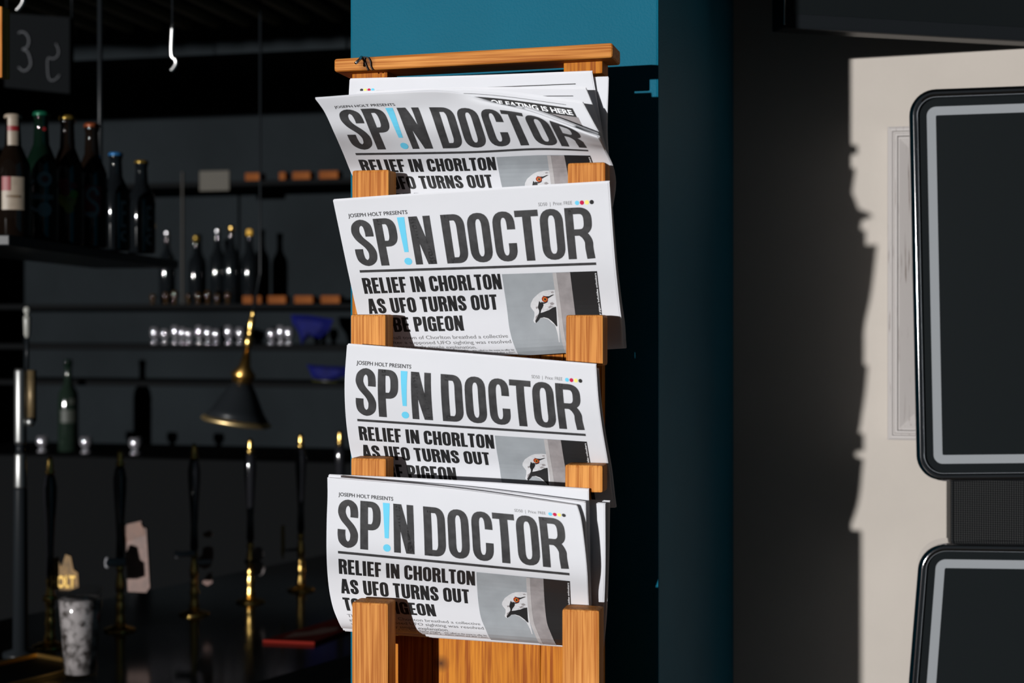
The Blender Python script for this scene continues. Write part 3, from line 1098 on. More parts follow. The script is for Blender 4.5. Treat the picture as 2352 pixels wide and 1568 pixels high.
bp.inputs['Distance'].default_value = 0.001
nt.links.new(vo.outputs['Distance'], bp.inputs['Height'])
nt.links.new(bp.outputs['Normal'], b.inputs['Normal'])
v, f = box(mx0, mx1, YM + .032, YW - .036, 0.0, P(2300, 240, YM).z, 0.004)
obj('cabinet_body', v, f, M_mesh, machine)

# weathered white picture frame on the wall
M_frame = bpy.data.materials.new('weathered_white_wood')
M_frame.use_nodes = True
nt = M_frame.node_tree
b = nt.nodes['Principled BSDF']
b.inputs['Roughness'].default_value = 0.6
tc = nt.nodes.new('ShaderNodeTexCoord')
mp_ = nt.nodes.new('ShaderNodeMapping')
mp_.inputs['Scale'].default_value = (260, 260, 14)
nt.links.new(tc.outputs['Object'], mp_.inputs['Vector'])
n1 = nt.nodes.new('ShaderNodeTexNoise')
n1.inputs['Scale'].default_value = 1
n1.inputs['Detail'].default_value = 3
nt.links.new(mp_.outputs['Vector'], n1.inputs['Vector'])
rp = nt.nodes.new('ShaderNodeValToRGB')
rp.color_ramp.elements[0].position = 0.27
rp.color_ramp.elements[0].color = (0.16, 0.13, 0.115, 1)
rp.color_ramp.elements[1].position = 0.40
rp.color_ramp.elements[1].color = (0.38, 0.355, 0.345, 1)
nt.links.new(n1.outputs['Fac'], rp.inputs['Fac'])
nt.links.new(rp.outputs['Color'], b.inputs['Base Color'])
YF = YW - .030
fa, fb = P(2037, 291, YF), P(2041, 1010, YF)
fx0, fz1, fz0 = (fa.x + fb.x) / 2, fa.z, fb.z
fx1 = fx0 + .42
pf = empty('picture_frame', ((fx0 + fx1) / 2, YW, fz0), 'weathered white wooden picture frame half hidden behind the black machine', 'picture frame')
prof = [(0, .030), (0, .002), (.003, 0), (.0065, .0005), (.0075, .004), (.009, .004), (.0105, .001), (.0135, .001), (.0150, .006), (.0165, .006), (.045, .018), (.047, .030)]
cor = [(fx0, fz1, 1, -1), (fx1, fz1, -1, -1), (fx1, fz0, -1, 1), (fx0, fz0, 1, 1)]
for k in range(4):
    a, b2 = cor[k], cor[(k + 1) % 4]
    V = [Vector((c_[0] + c_[2] * o_, YF + d_ + (0 if d_ < .029 else -.0005), c_[1] + c_[3] * o_)) for c_ in (a, b2) for o_, d_ in prof]
    m_ = len(prof)
    Fc = [[i, i + 1, m_ + i + 1, m_ + i] for i in range(m_ - 1)] + [[m_ - 1, 0, m_, 2 * m_ - 1], list(range(m_))[::-1], [m_ + i for i in range(m_)]]
    obj('frame_member', V, Fc, M_frame, pf)
M_print = mat('dim_picture_print', (0.10, 0.10, 0.11), 0.3, vary=0.4, vscale=12)
v, f = box(fx0 + .04, fx1 - .04, YF + .020, YF + .027, fz0 + .04, fz1 - .04)
obj('picture', v, f, M_print, pf)

# television in the corner above
zb = CZ + 676 / F * (2.048 / 1.0149)
p0 = Vector((-0.1162, 2.048, zb))
dX = Vector((0.878, 0.479, 0))
dN = Vector((-0.479, 0.878, 0))
tv = empty('television', p0 + dX * .3 + dN * .02, 'black flat television angled from the wall above the machine', 'television')
w, h = .405, .36
c = [p0, p0 + dX * w, p0 + dX * w + dN * .035, p0 + dN * .035]
v, f = hexa(c + [q + Vector((0, 0, h)) for q in c], .004, 2)
obj('casing', v, f, M_black, tv)
up = Vector((0, 0, 1))
q = [p0 + dX * .015 + up * .02 - dN * .0008, p0 + dX * (w - .015) + up * .02 - dN * .0008, p0 + dX * (w - .015) + up * (h - .015) - dN * .0008, p0 + dX * .015 + up * (h - .015) - dN * .0008]
obj('screen', q, [[0, 1, 2, 3]], M_glassb, tv)
br = p0 + dX * .25 + dN * .034 + up * .2
v, f = box(br.x - .02, br.x + .02, br.y - .01, YW, br.z - .03, br.z + .03, .002)
obj('wall_bracket', v, f, M_black, tv)
v, f = tube([p0 + dX * .002 - dN * .002 + up * .004, p0 + dX * .002 - dN * .002 + up * (h - .004)], .0012, 6)
obj('edge_trim', v, f, M_chrome, tv, True)

# ================================================================ LEFT: THE BAR
M_brass = mat('polished_brass', (0.80, 0.52, 0.16), 0.24, 1.0)
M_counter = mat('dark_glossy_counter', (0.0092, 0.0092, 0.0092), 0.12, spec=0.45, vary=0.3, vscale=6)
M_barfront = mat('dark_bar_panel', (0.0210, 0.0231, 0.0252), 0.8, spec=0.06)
ZBAR = CZ - 0.66
bdir = Vector((0.332, 0.943, 0)).normalized()
bnr = Vector((bdir.y, -bdir.x, 0))
bp0 = Vector((-1.62, 2.70, 0))


def barpt(s, a, z):
    p = bp0 + bdir * s + bnr * a
    return Vector((p.x, p.y, z))


bar = empty('bar_counter', barpt(.4, .1, 0), 'long dark polished bar counter with beer pumps on it', 'bar counter')


def slab(s0, s1, a0, a1, z0, z1, bev=0):
    c = [barpt(s0, a1, z0), barpt(s1, a1, z0), barpt(s1, a0, z0), barpt(s0, a0, z0)]
    return hexa(c + [Vector((q.x, q.y, z1)) for q in c], bev)


v, f = slab(-.75, 1.45, -.32, .56, ZBAR - .045, ZBAR, .006)
obj('counter_top', v, f, M_counter, bar)
v, f = slab(-.72, 1.42, -.26, .46, 0, ZBAR - .045)
obj('bar_front', v, f, M_barfront, bar)

# hand pumps
M_handle = mat('black_ceramic_handle', (0.010, 0.010, 0.012), 0.10, spec=0.6, coat=.5)
M_chr2 = mat('satin_chrome', (0.82, 0.82, 0.86), 0.22, 1.0)
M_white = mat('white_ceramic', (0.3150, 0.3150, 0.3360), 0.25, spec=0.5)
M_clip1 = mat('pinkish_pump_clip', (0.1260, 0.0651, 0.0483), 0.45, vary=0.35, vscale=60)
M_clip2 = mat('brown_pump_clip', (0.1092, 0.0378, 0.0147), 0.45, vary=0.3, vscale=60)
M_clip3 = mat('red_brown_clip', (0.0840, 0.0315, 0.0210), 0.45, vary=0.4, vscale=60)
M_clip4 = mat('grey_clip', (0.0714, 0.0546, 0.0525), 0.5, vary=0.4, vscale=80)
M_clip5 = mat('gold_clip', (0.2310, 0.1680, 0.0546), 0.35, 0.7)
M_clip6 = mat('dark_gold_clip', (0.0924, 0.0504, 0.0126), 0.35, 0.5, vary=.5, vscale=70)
PUMPS = [(115, 1485, 'hand pump with a dark gold badge beside the foamy glass'),
         (276, 1447, 'hand pump holding a tall pinkish brown clip on a white holder'),
         (446, 1410, 'hand pump with white bone-shaped holder and round red-brown clip'),
         (575, 1382, 'hand pump with a small grey double-disc clip'),
         (691, 1355, 'hand pump with a slim gold upright clip'),
         (781, 1338, 'hand pump half hidden behind the newspaper rack edge')]
for i, (px, py, lab) in enumerate(PUMPS):
    b0 = PZ(px, py, -0.66)
    b0.z = ZBAR
    e = empty('beer_hand_pump', b0, 'brass and black beer ' + lab, 'beer pump', 'hand pumps along the bar')
    v, f = lathe([(.034, 0), (.034, .003), (.028, .006), (.014, .010), (.010, .014)], b0, 24)
    obj('base_plate', v, f, M_brass, e, True)
    v, f = lathe([(.010, .013), (.012, .018), (.0095, .026), (.0085, .040), (.0105, .050), (.0085, .058), (.0080, .066), (.0095, .072), (.0070, .078), (.0095, .086), (.0100, .100), (.0075, .118), (.0060, .124), (.0082, .130), (.0082, .136), (.006, .142)], b0, 20)
    obj('column', v, f, M_brass, e, True)
    v, f = lathe([(.006, .140), (.009, .150), (.0075, .20), (.010, .25), (.0135, .30), (.0140, .325), (.011, .345), (.007, .352)], b0, 20)
    obj('handle', v, f, M_handle, e, True)
    v, f = lathe([(.007, .350), (.0095, .354), (.0095, .358), (.0062, .361), (.0078, .367), (.0060, .373), (.0066, .379), (.0040, .385), (0, .387)], b0, 16)
    obj('finial', v, f, M_brass, e, True)
    t_ = 0.66 * F / (py - HOR)
    Yc = b0.y
    face = (bnr * .82 - bdir * .57).normalized()          # clips face the drinkers and the door

    def plate(pts, m, off=.0, th=.010, name='pump_clip'):
        """flat clip cut to an outline, facing the customers' side"""
        V = []
        for x, y in pts:
            V.append(PT(x, y, t_) - Vector((0, .012 + off, 0)))
        n = len(V)
        back = [q_ + Vector((-.004, th, 0)) for q_ in V]
        return obj(name, V + back, [list(range(n)), list(range(2 * n - 1, n - 1, -1))] + ringfaces(n, 0, n), m, e)

    def holder(xa, xb, y, r, m):
        v, f = tube([PT(xa, y, t_) - Vector((0, .010, 0)), PT(xa + 6, y, t_) - Vector((0, .010, 0)), PT(xa + 9, y, t_) - Vector((0, .010, 0)), PT(xb, y - 2, t_) - Vector((0, .008, 0))], [r, r * 1.1, r * .8, r * .8], 12)
        return obj('clip_holder', v, f, m, e, True)
    if i == 0:
        cl = plate([(120, 1345), (122, 1312), (135, 1300), (133, 1280), (142, 1276), (150, 1300), (160, 1270), (172, 1275), (178, 1305), (188, 1312), (190, 1345), (170, 1352), (140, 1352)], M_clip6, .004)
        V2, F2 = text2('HOLT', .04)
        xs = [q_[0] for q_ in V2]
        tv2 = [PT(127 + (x - min(xs)) / (max(xs) - min(xs)) * 56, 1345 - y * 26, t_) - Vector((0, .0175, 0)) for x, y in V2]
        obj('badge_lettering', tv2, F2, M_brass, cl)
        holder(106, 135, 1372, .006, M_brass)
    if i == 1:
        cl = plate([(289, 1204), (333, 1194), (335, 1207), (345, 1211), (353, 1345), (345, 1357), (303, 1355), (298, 1280)], M_clip1, .006, .014)
        pl = plate([(293, 1205), (331, 1197), (341, 1212), (342, 1226), (302, 1240)], M_clip2, .0075, .002, 'clip_top')
        pl.parent = cl
        pl.location = (0, 0, 0)
        holder(249, 297, 1290, .011, M_white)
    if i == 2:
        cl = plate([(474, 1222), (490, 1216), (497, 1226), (488, 1232), (476, 1230)], M_clip2, .006)
        cl = plate([(462, 1280), (472, 1272), (474, 1256), (486, 1252), (497, 1256), (498, 1275), (492, 1298), (478, 1304), (464, 1298)], M_clip3, .006)
        lp = plate([(464, 1283), (494, 1281), (493, 1291), (465, 1293)], M_white, .0075, .001, 'clip_band')
        lp.parent = cl
        plate([(484, 1316), (494, 1312), (496, 1335), (484, 1342), (472, 1335)], M_clip3, .006)
        holder(407, 452, 1271, .008, M_white)
    if i == 3:
        for cy, cx_ in ((1270, 600), (1303, 602)):
            plate([(cx_ + 13 * math.cos(2 * math.pi * k / 14), cy + 16 * math.sin(2 * math.pi * k / 14)) for k in range(14)], M_clip4, .006)
        holder(566, 600, 1288, .004, M_handle)
    if i == 4:
        plate([(652, 1206), (660, 1203), (661, 1250), (657, 1285), (652, 1270)], M_clip5, .006)
        holder(652, 690, 1262, .004, M_handle)

# drip tray, beer glass, towel
M_drip = mat('brass_drip_tray', (0.70, 0.42, 0.12), 0.3, 1.0)
dt = barpt(-.24, .21, ZBAR)
tray = empty('drip_tray', dt, 'brass edged drip tray on the bar beside the foamy glass', 'drip tray')
v, f = slab(-.36, -.08, .06, .22, ZBAR, ZBAR + .004)
obj('tray_base', v, f, M_barfront, tray)
for (s0, s1, a0, a1) in ((-.36, -.08, .216, .224), (-.36, -.08, .056, .064), (-.364, -.356, .056, .224), (-.084, -.076, .056, .224)):
    v, f = slab(s0, s1, a0, a1, ZBAR, ZBAR + .012, .001)
    obj('tray_rim', v, f, M_drip, tray)

M_glass = mat('clear_glass', (0.95, 0.95, 0.95), 0.03, spec=0.5, trans=1.0)
M_foam = bpy.data.materials.new('beer_foam_lacing')
M_foam.use_nodes = True
nt = M_foam.node_tree
b = nt.nodes['Principled BSDF']
b.inputs['Roughness'].default_value = 0.7
tc = nt.nodes.new('ShaderNodeTexCoord')
n1 = nt.nodes.new('ShaderNodeTexNoise')
n1.inputs['Scale'].default_value = 55
n1.inputs['Detail'].default_value = 5
nt.links.new(tc.outputs['Object'], n1.inputs['Vector'])
rp = nt.nodes.new('ShaderNodeValToRGB')
rp.color_ramp.elements[0].position = 0.36
rp.color_ramp.elements[0].color = (0.013, 0.008, 0.005, 1)
rp.color_ramp.elements[1].position = 0.56
rp.color_ramp.elements[1].color = (0.26, 0.24, 0.24, 1)
nt.links.new(n1.outputs['Fac'], rp.inputs['Fac'])
nt.links.new(rp.outputs['Color'], b.inputs['Base Color'])
nt = M_glass.node_tree
for n_ in list(nt.nodes):
    if n_.type != 'OUTPUT_MATERIAL':
        nt.nodes.remove(n_)
_t = nt.nodes.new('ShaderNodeBsdfTransparent')
_g = nt.nodes.new('ShaderNodeBsdfGlossy')
_g.inputs['Roughness'].default_value = 0.12
_lw = nt.nodes.new('ShaderNodeLayerWeight')
_lw.inputs['Blend'].default_value = 0.5
_p3 = nt.nodes.new('ShaderNodeMath')
_p3.operation = 'POWER'
_p3.inputs[1].default_value = 3.0
nt.links.new(_lw.outputs['Facing'], _p3.inputs[0])
_fr = nt.nodes.new('ShaderNodeMath')
_fr.operation = 'MULTIPLY_ADD'
_fr.inputs[1].default_value = 0.55
_fr.inputs[2].default_value = 0.05
nt.links.new(_p3.outputs[0], _fr.inputs[0])
_m = nt.nodes.new('ShaderNodeMixShader')
nt.links.new(_fr.outputs[0], _m.inputs['Fac'])
nt.links.new(_t.outputs[0], _m.inputs[1])
nt.links.new(_g.outputs[0], _m.inputs[2])
nt.links.new(_m.outputs[0], [n_ for n_ in nt.nodes if n_.type == 'OUTPUT_MATERIAL'][0].inputs['Surface'])
g0 = PT(184, 740, 2.745)
g0.z = ZBAR
gl = empty('pint_glass', g0, 'tall pint glass streaked with beer foam on the bar', 'glass')
H = .166
v, f = lathe([(.028, 0), (.030, .002), (.0335, .06), (.0385, .12), (.0425, H), (.0410, H), (.0370, .12), (.0320, .06), (.0275, .010), (0, .010)], g0, 32)
obj('glass_wall', v, f, M_glass, gl, True)
v, f = lathe([(0, .011), (.0268, .0115), (.0312, .06), (.0348, .10), (.0372, .130), (.0385, .146), (.036, .149), (0, .147)], g0, 28)
obj('foam', v, f, M_foam, gl, True)

M_red = mat('red_bar_towel', (0.1260, 0.0084, 0.0050), 0.9, spec=0.1, bump=.4, bscale=300)
tw = [PZ(604, 1467, -.652), PZ(722, 1472, -.652), PZ(806, 1440, -.652), PZ(790, 1417, -.652), PZ(770, 1419, -.652)]
for q_ in tw:
    q_.z = ZBAR + .0005
base_ = sum(tw, Vector()) / 5
tw_e = empty('bar_towel', base_, 'red printed bar towel lying on the counter beside the rack', 'bar towel')
n = len(tw)
obj('cloth', tw + [q_ + Vector((0, 0, .006)) for q_ in tw], [list(range(n))[::-1], [n + i for i in range(n)]] + ringfaces(n, 0, n), M_red, tw_e)
M_tprint = mat('pale_towel_print', (0.2310, 0.1260, 0.1008), 0.9)
tp = [PZ(x, y, -.652) for x, y in ((650, 1463), (676, 1451), (712, 1448), (742, 1440), (780, 1438), (772, 1446), (738, 1454), (706, 1458))]
obj('towel_print', [Vector((q_.x, q_.y, ZBAR + .0068)) for q_ in tp], [list(range(len(tp)))], M_tprint, tw_e)

# satin beer font at the near end
M_satin = mat('satin_steel', (0.2772, 0.2814, 0.2772), 0.42, 1.0)
f0 = PT(47, 740, 2.93)
f0.z = ZBAR
fo = empty('beer_font', f0, 'tall satin steel beer font with a pale tap handle', 'beer font')
zz = lambda y: CZ + (HOR - y) / F * 2.93 - ZBAR
v, f = lathe([(.034, 0), (.034, .008), (.015, .014), (.013, zz(1124)), (.0115, zz(1120))], f0, 20)
obj('font_base', v, f, M_black, fo, True)
v, f = lathe([(.0110, zz(1122)), (.0125, zz(1116)), (.0118, zz(1045)), (.0105, zz(1040))], f0, 20)
obj('lower_column', v, f, M_satin, fo, True)
v, f = lathe([(.009, zz(1040)), (.009, zz(1020))], f0, 16)
obj('collar', v, f, M_black, fo, True)
v, f = lathe([(.0105, zz(1020)), (.0120, zz(1012)), (.0120, zz(852)), (.0100, zz(846))], f0, 20)
obj('upper_column', v, f, M_satin, fo, True)
f1 = f0 + Vector((.0190, .01, 0))
M_bei = mat('aged_brass_panel', (0.1512, 0.1092, 0.0546), 0.5, 0.5, vary=.3, vscale=50)
v, f = lathe([(.009, zz(968)), (.009, zz(850))], f1, 14)
obj('side_pipe', v, f, M_bei, fo, True)
v, f = lathe([(0, zz(980)), (.007, zz(977)), (.0095, zz(968)), (.007, zz(960)), (0, zz(957))], f1 + Vector((.002, -.008, 0)), 14)
obj('spout_knob', v, f, M_satin, fo, True)
f2 = f0 + Vector((.0150, 0, 0))
v, f = lathe([(.004, zz(848)), (.004, zz(775))], f2, 10)
obj('handle_stem', v, f, M_black, fo, True)
v, f = lathe([(.004, zz(776)), (.0068, zz(768)), (.0078, zz(735)), (.0075, zz(726)), (.003, zz(724)), (.006, zz(720)), (.0080, zz(712)), (.006, zz(705)), (0, zz(703))], f2, 14)
obj('tap_handle', v, f, mat('pale_tap_handle', (0.2310, 0.2310, 0.2100), 0.35), fo, True)

# ---------------- gantry shelf with bottles
ZG = CZ + 0.145
gantry = empty('gantry_shelf', PT(180, 560, 3.0), 'black overhead shelf hung from the ceiling holding the beer bottles', 'shelf')
ga, gb = PT(-60, 740, 2.45), PT(352, 740, 3.48)
gd = Vector((gb.x - ga.x, gb.y - ga.y, 0)).normalized()
gn = Vector((gd.y, -gd.x, 0))
c = [ga + gn * .06, gb + gn * .06, gb - gn * .14, ga - gn * .14]
v, f = hexa([Vector((q_.x, q_.y, ZG - .018)) for q_ in c] + [Vector((q_.x, q_.y, ZG)) for q_ in c], .002)
obj('shelf_board', v, f, M_black, gantry)
for q_ in (ga + gd * .05 - gn * .12, gb - gd * .02 - gn * .12):
    v, f = tube([Vector((q_.x, q_.y, ZG - .01)), Vector((q_.x, q_.y, ZC))], .006, 8)
    obj('hanger_rod', v, f, M_black, gantry, True)

M_gg = mat('green_bottle_glass', (0.002, 0.007, 0.004), 0.06, spec=0.6)
M_gb = mat('brown_bottle_glass', (0.005, 0.003, 0.002), 0.06, spec=0.6)
M_gc = mat('dark_clear_bottle', (0.004, 0.005, 0.006), 0.05, spec=0.6)
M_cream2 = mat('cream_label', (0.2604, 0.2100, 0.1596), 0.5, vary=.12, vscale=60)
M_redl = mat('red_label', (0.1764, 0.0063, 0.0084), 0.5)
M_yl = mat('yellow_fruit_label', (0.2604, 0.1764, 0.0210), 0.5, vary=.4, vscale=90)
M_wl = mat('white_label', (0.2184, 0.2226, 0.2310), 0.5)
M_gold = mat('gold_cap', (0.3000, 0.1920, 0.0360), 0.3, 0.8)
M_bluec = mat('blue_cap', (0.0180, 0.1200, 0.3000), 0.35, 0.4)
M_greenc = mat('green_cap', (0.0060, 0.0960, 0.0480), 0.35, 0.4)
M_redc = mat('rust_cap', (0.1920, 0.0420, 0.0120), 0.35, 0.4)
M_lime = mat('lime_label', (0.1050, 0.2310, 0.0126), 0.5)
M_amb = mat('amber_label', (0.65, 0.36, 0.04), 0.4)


def cylmap(ctr, r, ang, x, z):
    a = ang + x / r
    return Vector((ctr.x + r * math.sin(a), ctr.y - r * math.cos(a), ctr.z + z))


def on_bottle(ctr, r, ang, shape, m, parent, name, off=.0006):
    V, Fc = refine(*shape, .005)
    return obj(name, [cylmap(ctr, r + off, ang, x, z) for x, z in V], Fc, m, parent, True)


def bottle(px, ycap, t_, r, glass, capm, label, scale=1.0):
    c0 = PT(px, 740, t_)
    c0.z = ZG
    h = (HOR - ycap) / F * t_ - .145
    e = empty('beer_bottle', c0, label, 'bottle', 'beer bottles on the overhead shelf')
    pr = [(r * .92, 0), (r, .004), (r, h * .54), (r * .94, h * .60), (r * .72, h * .67), (r * .47, h * .75), (r * .43, h * .86), (r * .41, h * .93), (r * .46, h * .935), (r * .46, h * .97), (r * .40, h * .975)]
    v, f = lathe(pr, c0, 28)
    obj('bottle_glass', v, f, glass, e, True)
    v, f = lathe([(r * .50, h * .965), (r * .52, h * .972), (r * .48, h * .992), (r * .36, h), (0, h)], c0, 20)
    obj('crown_cap', v, f, capm, e, True)
    ang = math.atan2(-c0.x, c0.y) * -1.0
    ang = math.atan2(0.0 - c0.x, c0.y)            # faces the camera side
    return e, c0, h, ang


def gridxz(x0, x1, z0, z1, n=10, m=2):
    return [(x0 + (x1 - x0) * i / n, z0 + (z1 - z0) * j / m) for j in range(m + 1) for i in range(n + 1)], [[j * (n + 1) + i, j * (n + 1) + i + 1, (j + 1) * (n + 1) + i + 1, (j + 1) * (n + 1) + i] for j in range(m) for i in range(n)]


def discxz(x, z, r, n=16):
    return [(x + r * math.cos(2 * math.pi * i / n), z + r * math.sin(2 * math.pi * i / n)) for i in range(n)], [list(range(n))]


def textxz(s, x0, x1, z0, h, bold=.02):
    V, Fc = text2(s, bold)
    xs = [p[0] for p in V]
    a, b_ = min(xs), max(xs)
    return [(x0 + (x - a) / (b_ - a) * (x1 - x0), z0 + y * h) for x, y in V], Fc


def ringxz(x, z, r0, r1, a0, a1, n=14):
    V = []
    for i in range(n + 1):
        a = math.radians(a0 + (a1 - a0) * i / n)
        V += [(x + r0 * math.cos(a), z + r0 * math.sin(a)), (x + r1 * math.cos(a), z + r1 * math.sin(a))]
    return V, [[2 * i, 2 * i + 1, 2 * i + 3, 2 * i + 2] for i in range(n)]


# 1 cream label
e, c0, h, an = bottle(30, 262, 2.60, .030, M_gb, M_cream2, 'brown beer bottle with cream neck foil and large cream label')
r = .030
on_bottle(c0, r, an, gridxz(-.020, .020, h * .23, h * .49), M_cream2, e, 'label')
on_bottle(c0, r, an, gridxz(-.020, -.004, h * .38, h * .49), M_redl, e, 'label_corner', .0012)
on_bottle(c0, r, an, gridxz(-.012, .012, h * .325, h * .345), mat('tan_label_band', (0.1260, 0.0840, 0.0504), 0.5), e, 'label_band', .0012)
on_bottle(c0, r * .44, an, gridxz(-.010, .010, h * .74, h * .97), M_cream2, e, 'neck_label', .0012)
on_bottle(c0, r * .44, an, gridxz(-.010, .010, h * .86, h * .90), M_redl, e, 'neck_band', .0018)
# 2 green
e, c0, h, an = bottle(95, 256, 2.70, .030, M_gg, M_greenc, 'green beer bottle with white round emblem and lettering')
on_bottle(c0, r, an, textxz('Heineken', -.023, .023, h * .325, .012, .03), M_wl, e, 'label_lettering')
on_bottle(c0, r, an, discxz(.006, h * .475, .014), M_wl, e, 'label_emblem')
on_bottle(c0, r, an, discxz(.007, h * .475, .006), M_redl, e, 'label_star', .0014)
on_bottle(c0, r, an, ringxz(.000, h * .355, .026, .032, 115, 165), M_wl, e, 'label_arc')
on_bottle(c0, r, an, ringxz(.000, h * .355, .026, .032, 200, 260), M_wl, e, 'label_arc')
on_bottle(c0, r, an, discxz(.006, h * .245, .013), M_wl, e, 'label_seal')
on_bottle(c0, r * .47, an, discxz(.005, h * .86, .0035), M_redl, e, 'neck_dot', .0018)
# 3 fruit
e, c0, h, an = bottle(155, 265, 2.79, .030, M_gb, M_gold, 'dark bottle with gold cap and a red and yellow fruit label')
on_bottle(c0, r, an, merge2([gridxz(-.016, .002, h * .43, h * .50), gridxz(.005, .018, h * .43, h * .475)]), M_redl, e, 'label_lettering')
on_bottle(c0, r, an, discxz(.000, h * .345, .017), M_yl, e, 'label_fruit')
on_bottle(c0, r, an, discxz(-.004, h * .405, .009), M_redl, e, 'label_berry', .0012)
on_bottle(c0, r, an, discxz(.012, h * .385, .008), M_lime, e, 'label_leaf', .0012)
on_bottle(c0, r, an, discxz(.003, h * .275, .009), M_yl, e, 'label_fruit')
# 4 red S
e, c0, h, an = bottle(211, 283, 2.88, .030, M_gb, M_redc, 'dark bottle with rust cap and big red and white letter S')
on_bottle(c0, r, an, gridxz(-.013, .019, h * .25, h * .49), M_redl, e, 'label')
sv, sf = merge2(glyph('S', .030, .010, .18)) if False else merge2([q_stroke([tuple(q_)[:2] for q_ in spline([(a, b_, 0) for a, b_ in [(.012, .100), (.006, .112), (-.004, .110), (-.008, .098), (.000, .088), (.010, .080), (.010, .068), (.000, .060), (-.010, .064)]], 4)], .0035, .0035)])
on_bottle(c0, r, an, (sv, sf), M_wl, e, 'label_letter', .0012)
on_bottle(c0, r, an, gridxz(-.012, .004, h * .255, h * .28), M_wl, e, 'label_band', .0012)
# 5, 6 clear-lettered
for px, yc, t_, cm, lab in ((266, 350, 3.00, M_bluec, 'dark bottle with blue cap and upright white lettering'), (325, 368, 3.12, M_gold, 'dark bottle with yellow cap and upright white lettering')):
    e, c0, h, an = bottle(px, yc, t_, .029, M_gc, cm, lab)
    k0 = .014
    shp = [gridxz(k0 - .004, k0, h * .23, h * .50, 2, 4)] + [gridxz(k0, k0 + .008, h * zq, h * (zq + .035), 4, 1) for zq in (.23, .36, .465)]
    on_bottle(c0, .029, an, merge2(shp), M_wl, e, 'label_lettering')
    on_bottle(c0, .029, an, ringxz(k0 + .006, h * .145, .006, .0115, 75, 285), M_wl, e, 'label_letter')

# ---------------- hooks and a dark board above
M_hook = mat('steel_hook', (0.75, 0.75, 0.75), 0.3, 1.0)
for pts, lab in (([(52, -40), (54, -8), (52, 6), (44, 18), (38, 24)], 'curved steel hook hanging nearest the chalk numbers'),
                 ([(396, 60), (394, 124), (403, 137), (404, 147), (398, 157), (393, 162)], 'curved steel hook hanging alone by the far bottles')):
    b0 = PT(pts[0][0], pts[0][1], 2.9)
    e = empty('ceiling_hook', (b0.x, b0.y, ZC), lab, 'hook', 'hooks under the ceiling')
    v, f = tube([Vector((b0.x, b0.y, ZC)), b0], .0018, 6)
    obj('cord', v, f, M_black, e, True)
    v, f = tube(spline([PT(a, b_, 2.9) for a, b_ in pts], 6), .0042, 8)
    obj('hook', v, f, M_hook, e, True)
M_chalk = mat('grey_chalk', (0.0640, 0.0680, 0.0760), 0.9)
M_board = mat('black_board', (0.0048, 0.0056, 0.0064), 0.85, spec=0.04)
bt = 3.75
cb = empty('hanging_blackboard', PT(100, 200, bt), 'black hanging board with two chalk outlined numerals', 'blackboard')
q = [PT(10, 200, bt), PT(160, 215, bt), PT(160, 40, bt), PT(10, 30, bt)]
bk = [p + Vector((0, .02, 0)) for p in q]
obj('board', q + bk, [[0, 1, 2, 3], [7, 6, 5, 4]] + ringfaces(4, 0, 4), M_board, cb)
for q_ in (q[2], q[3]):
    v, f = tube([q_ + Vector((0, .01, 0)), Vector((q_.x, q_.y + .01, ZC))], .002, 6)
    obj('board_cord', v, f, M_black, cb, True)


def stroke3(pts, t_, wpx, name, parent, m):
    sp = [tuple(q_)[:2] for q_ in spline([(a, b_, 0) for a, b_ in pts], 5)]
    V, Fc = q_stroke(sp, wpx, wpx)
    return obj(name, [PT(a, b_, t_) for a, b_ in V], Fc, m, parent)


stroke3([(42, 76), (50, 73), (60, 78), (66, 92), (62, 108), (52, 113), (62, 118), (68, 132), (70, 148), (62, 160), (52, 162), (42, 154)], bt - .004, 1.6, 'chalk_numeral', cb, M_chalk)
stroke3([(128, 100), (134, 115), (132, 128), (122, 135), (110, 134), (109, 160), (112, 180), (120, 185), (130, 180), (136, 172)], bt - .004, 1.2, 'chalk_numeral', cb, M_chalk)

# wooden sign edge at the far left
M_wsign = wood('pine_sign', PINE_L, PINE_D, 'Z', 300)
a_, b_ = PT(-150, 14, 2.05), PT(5, 14, 2.05)
zt, zb_ = a_.z, PT(0, 178, 2.05).z
ws = empty('wooden_sign', ((a_.x + b_.x) / 2, a_.y, zb_), 'hanging pine board whose edge shows beside the bottles', 'sign')
c = [Vector((a_.x, a_.y, zb_)), Vector((b_.x, b_.y, zb_)), Vector((b_.x, b_.y + .02, zb_)), Vector((a_.x, a_.y + .02, zb_))]
v, f = hexa(c + [Vector((q_.x, q_.y, zt)) for q_ in c], .002)
obj('board', v, f, M_wsign, ws)
for q_ in ((a_ * .8 + b_ * .2), (a_ * .55 + b_ * .45)):
    v, f = tube([Vector((q_.x, q_.y + .01, zt - .004)), Vector((q_.x, q_.y + .01, ZC))], .002, 6)
    obj('hanging_cord', v, f, M_black, ws, True)

# ---------------- pendant lamp
lt = 4.0
top, mid_, rim = PT(582, 712, lt), PT(568, 850, lt), PT(543, 968, lt)
lamp = empty('pendant_lamp', rim, 'brass rimmed black pendant lamp tilted over the bar', 'lamp')
ax = (top - rim).normalized()
L_ = (top - rim).length
v, f = tube([top, top + Vector((.02, 0, .10)), Vector((top.x + .02, top.y, ZC))], .003, 6)
obj('cord', v, f, M_black, lamp, True)
v, f = lathe([(.004, L_ - .108), (.011, L_ - .100), (.012, L_ - .075), (.006, L_ - .068), (.008, L_ - .060), (.010, L_ - .040), (.0085, L_ - .020), (.004, L_ - .012), (.0075, L_ - .006), (0, L_)], rim, 16, ax)
obj('stem', v, f, M_brass, lamp, True)
v, f = lathe([(.008, L_ - .110), (.016, .150), (.034, .128), (.030, .122), (.026, .105)], rim, 24, ax)
obj('gallery', v, f, mat('aged_brass', (0.55, 0.32, 0.09), 0.32, 1.0), lamp, True)
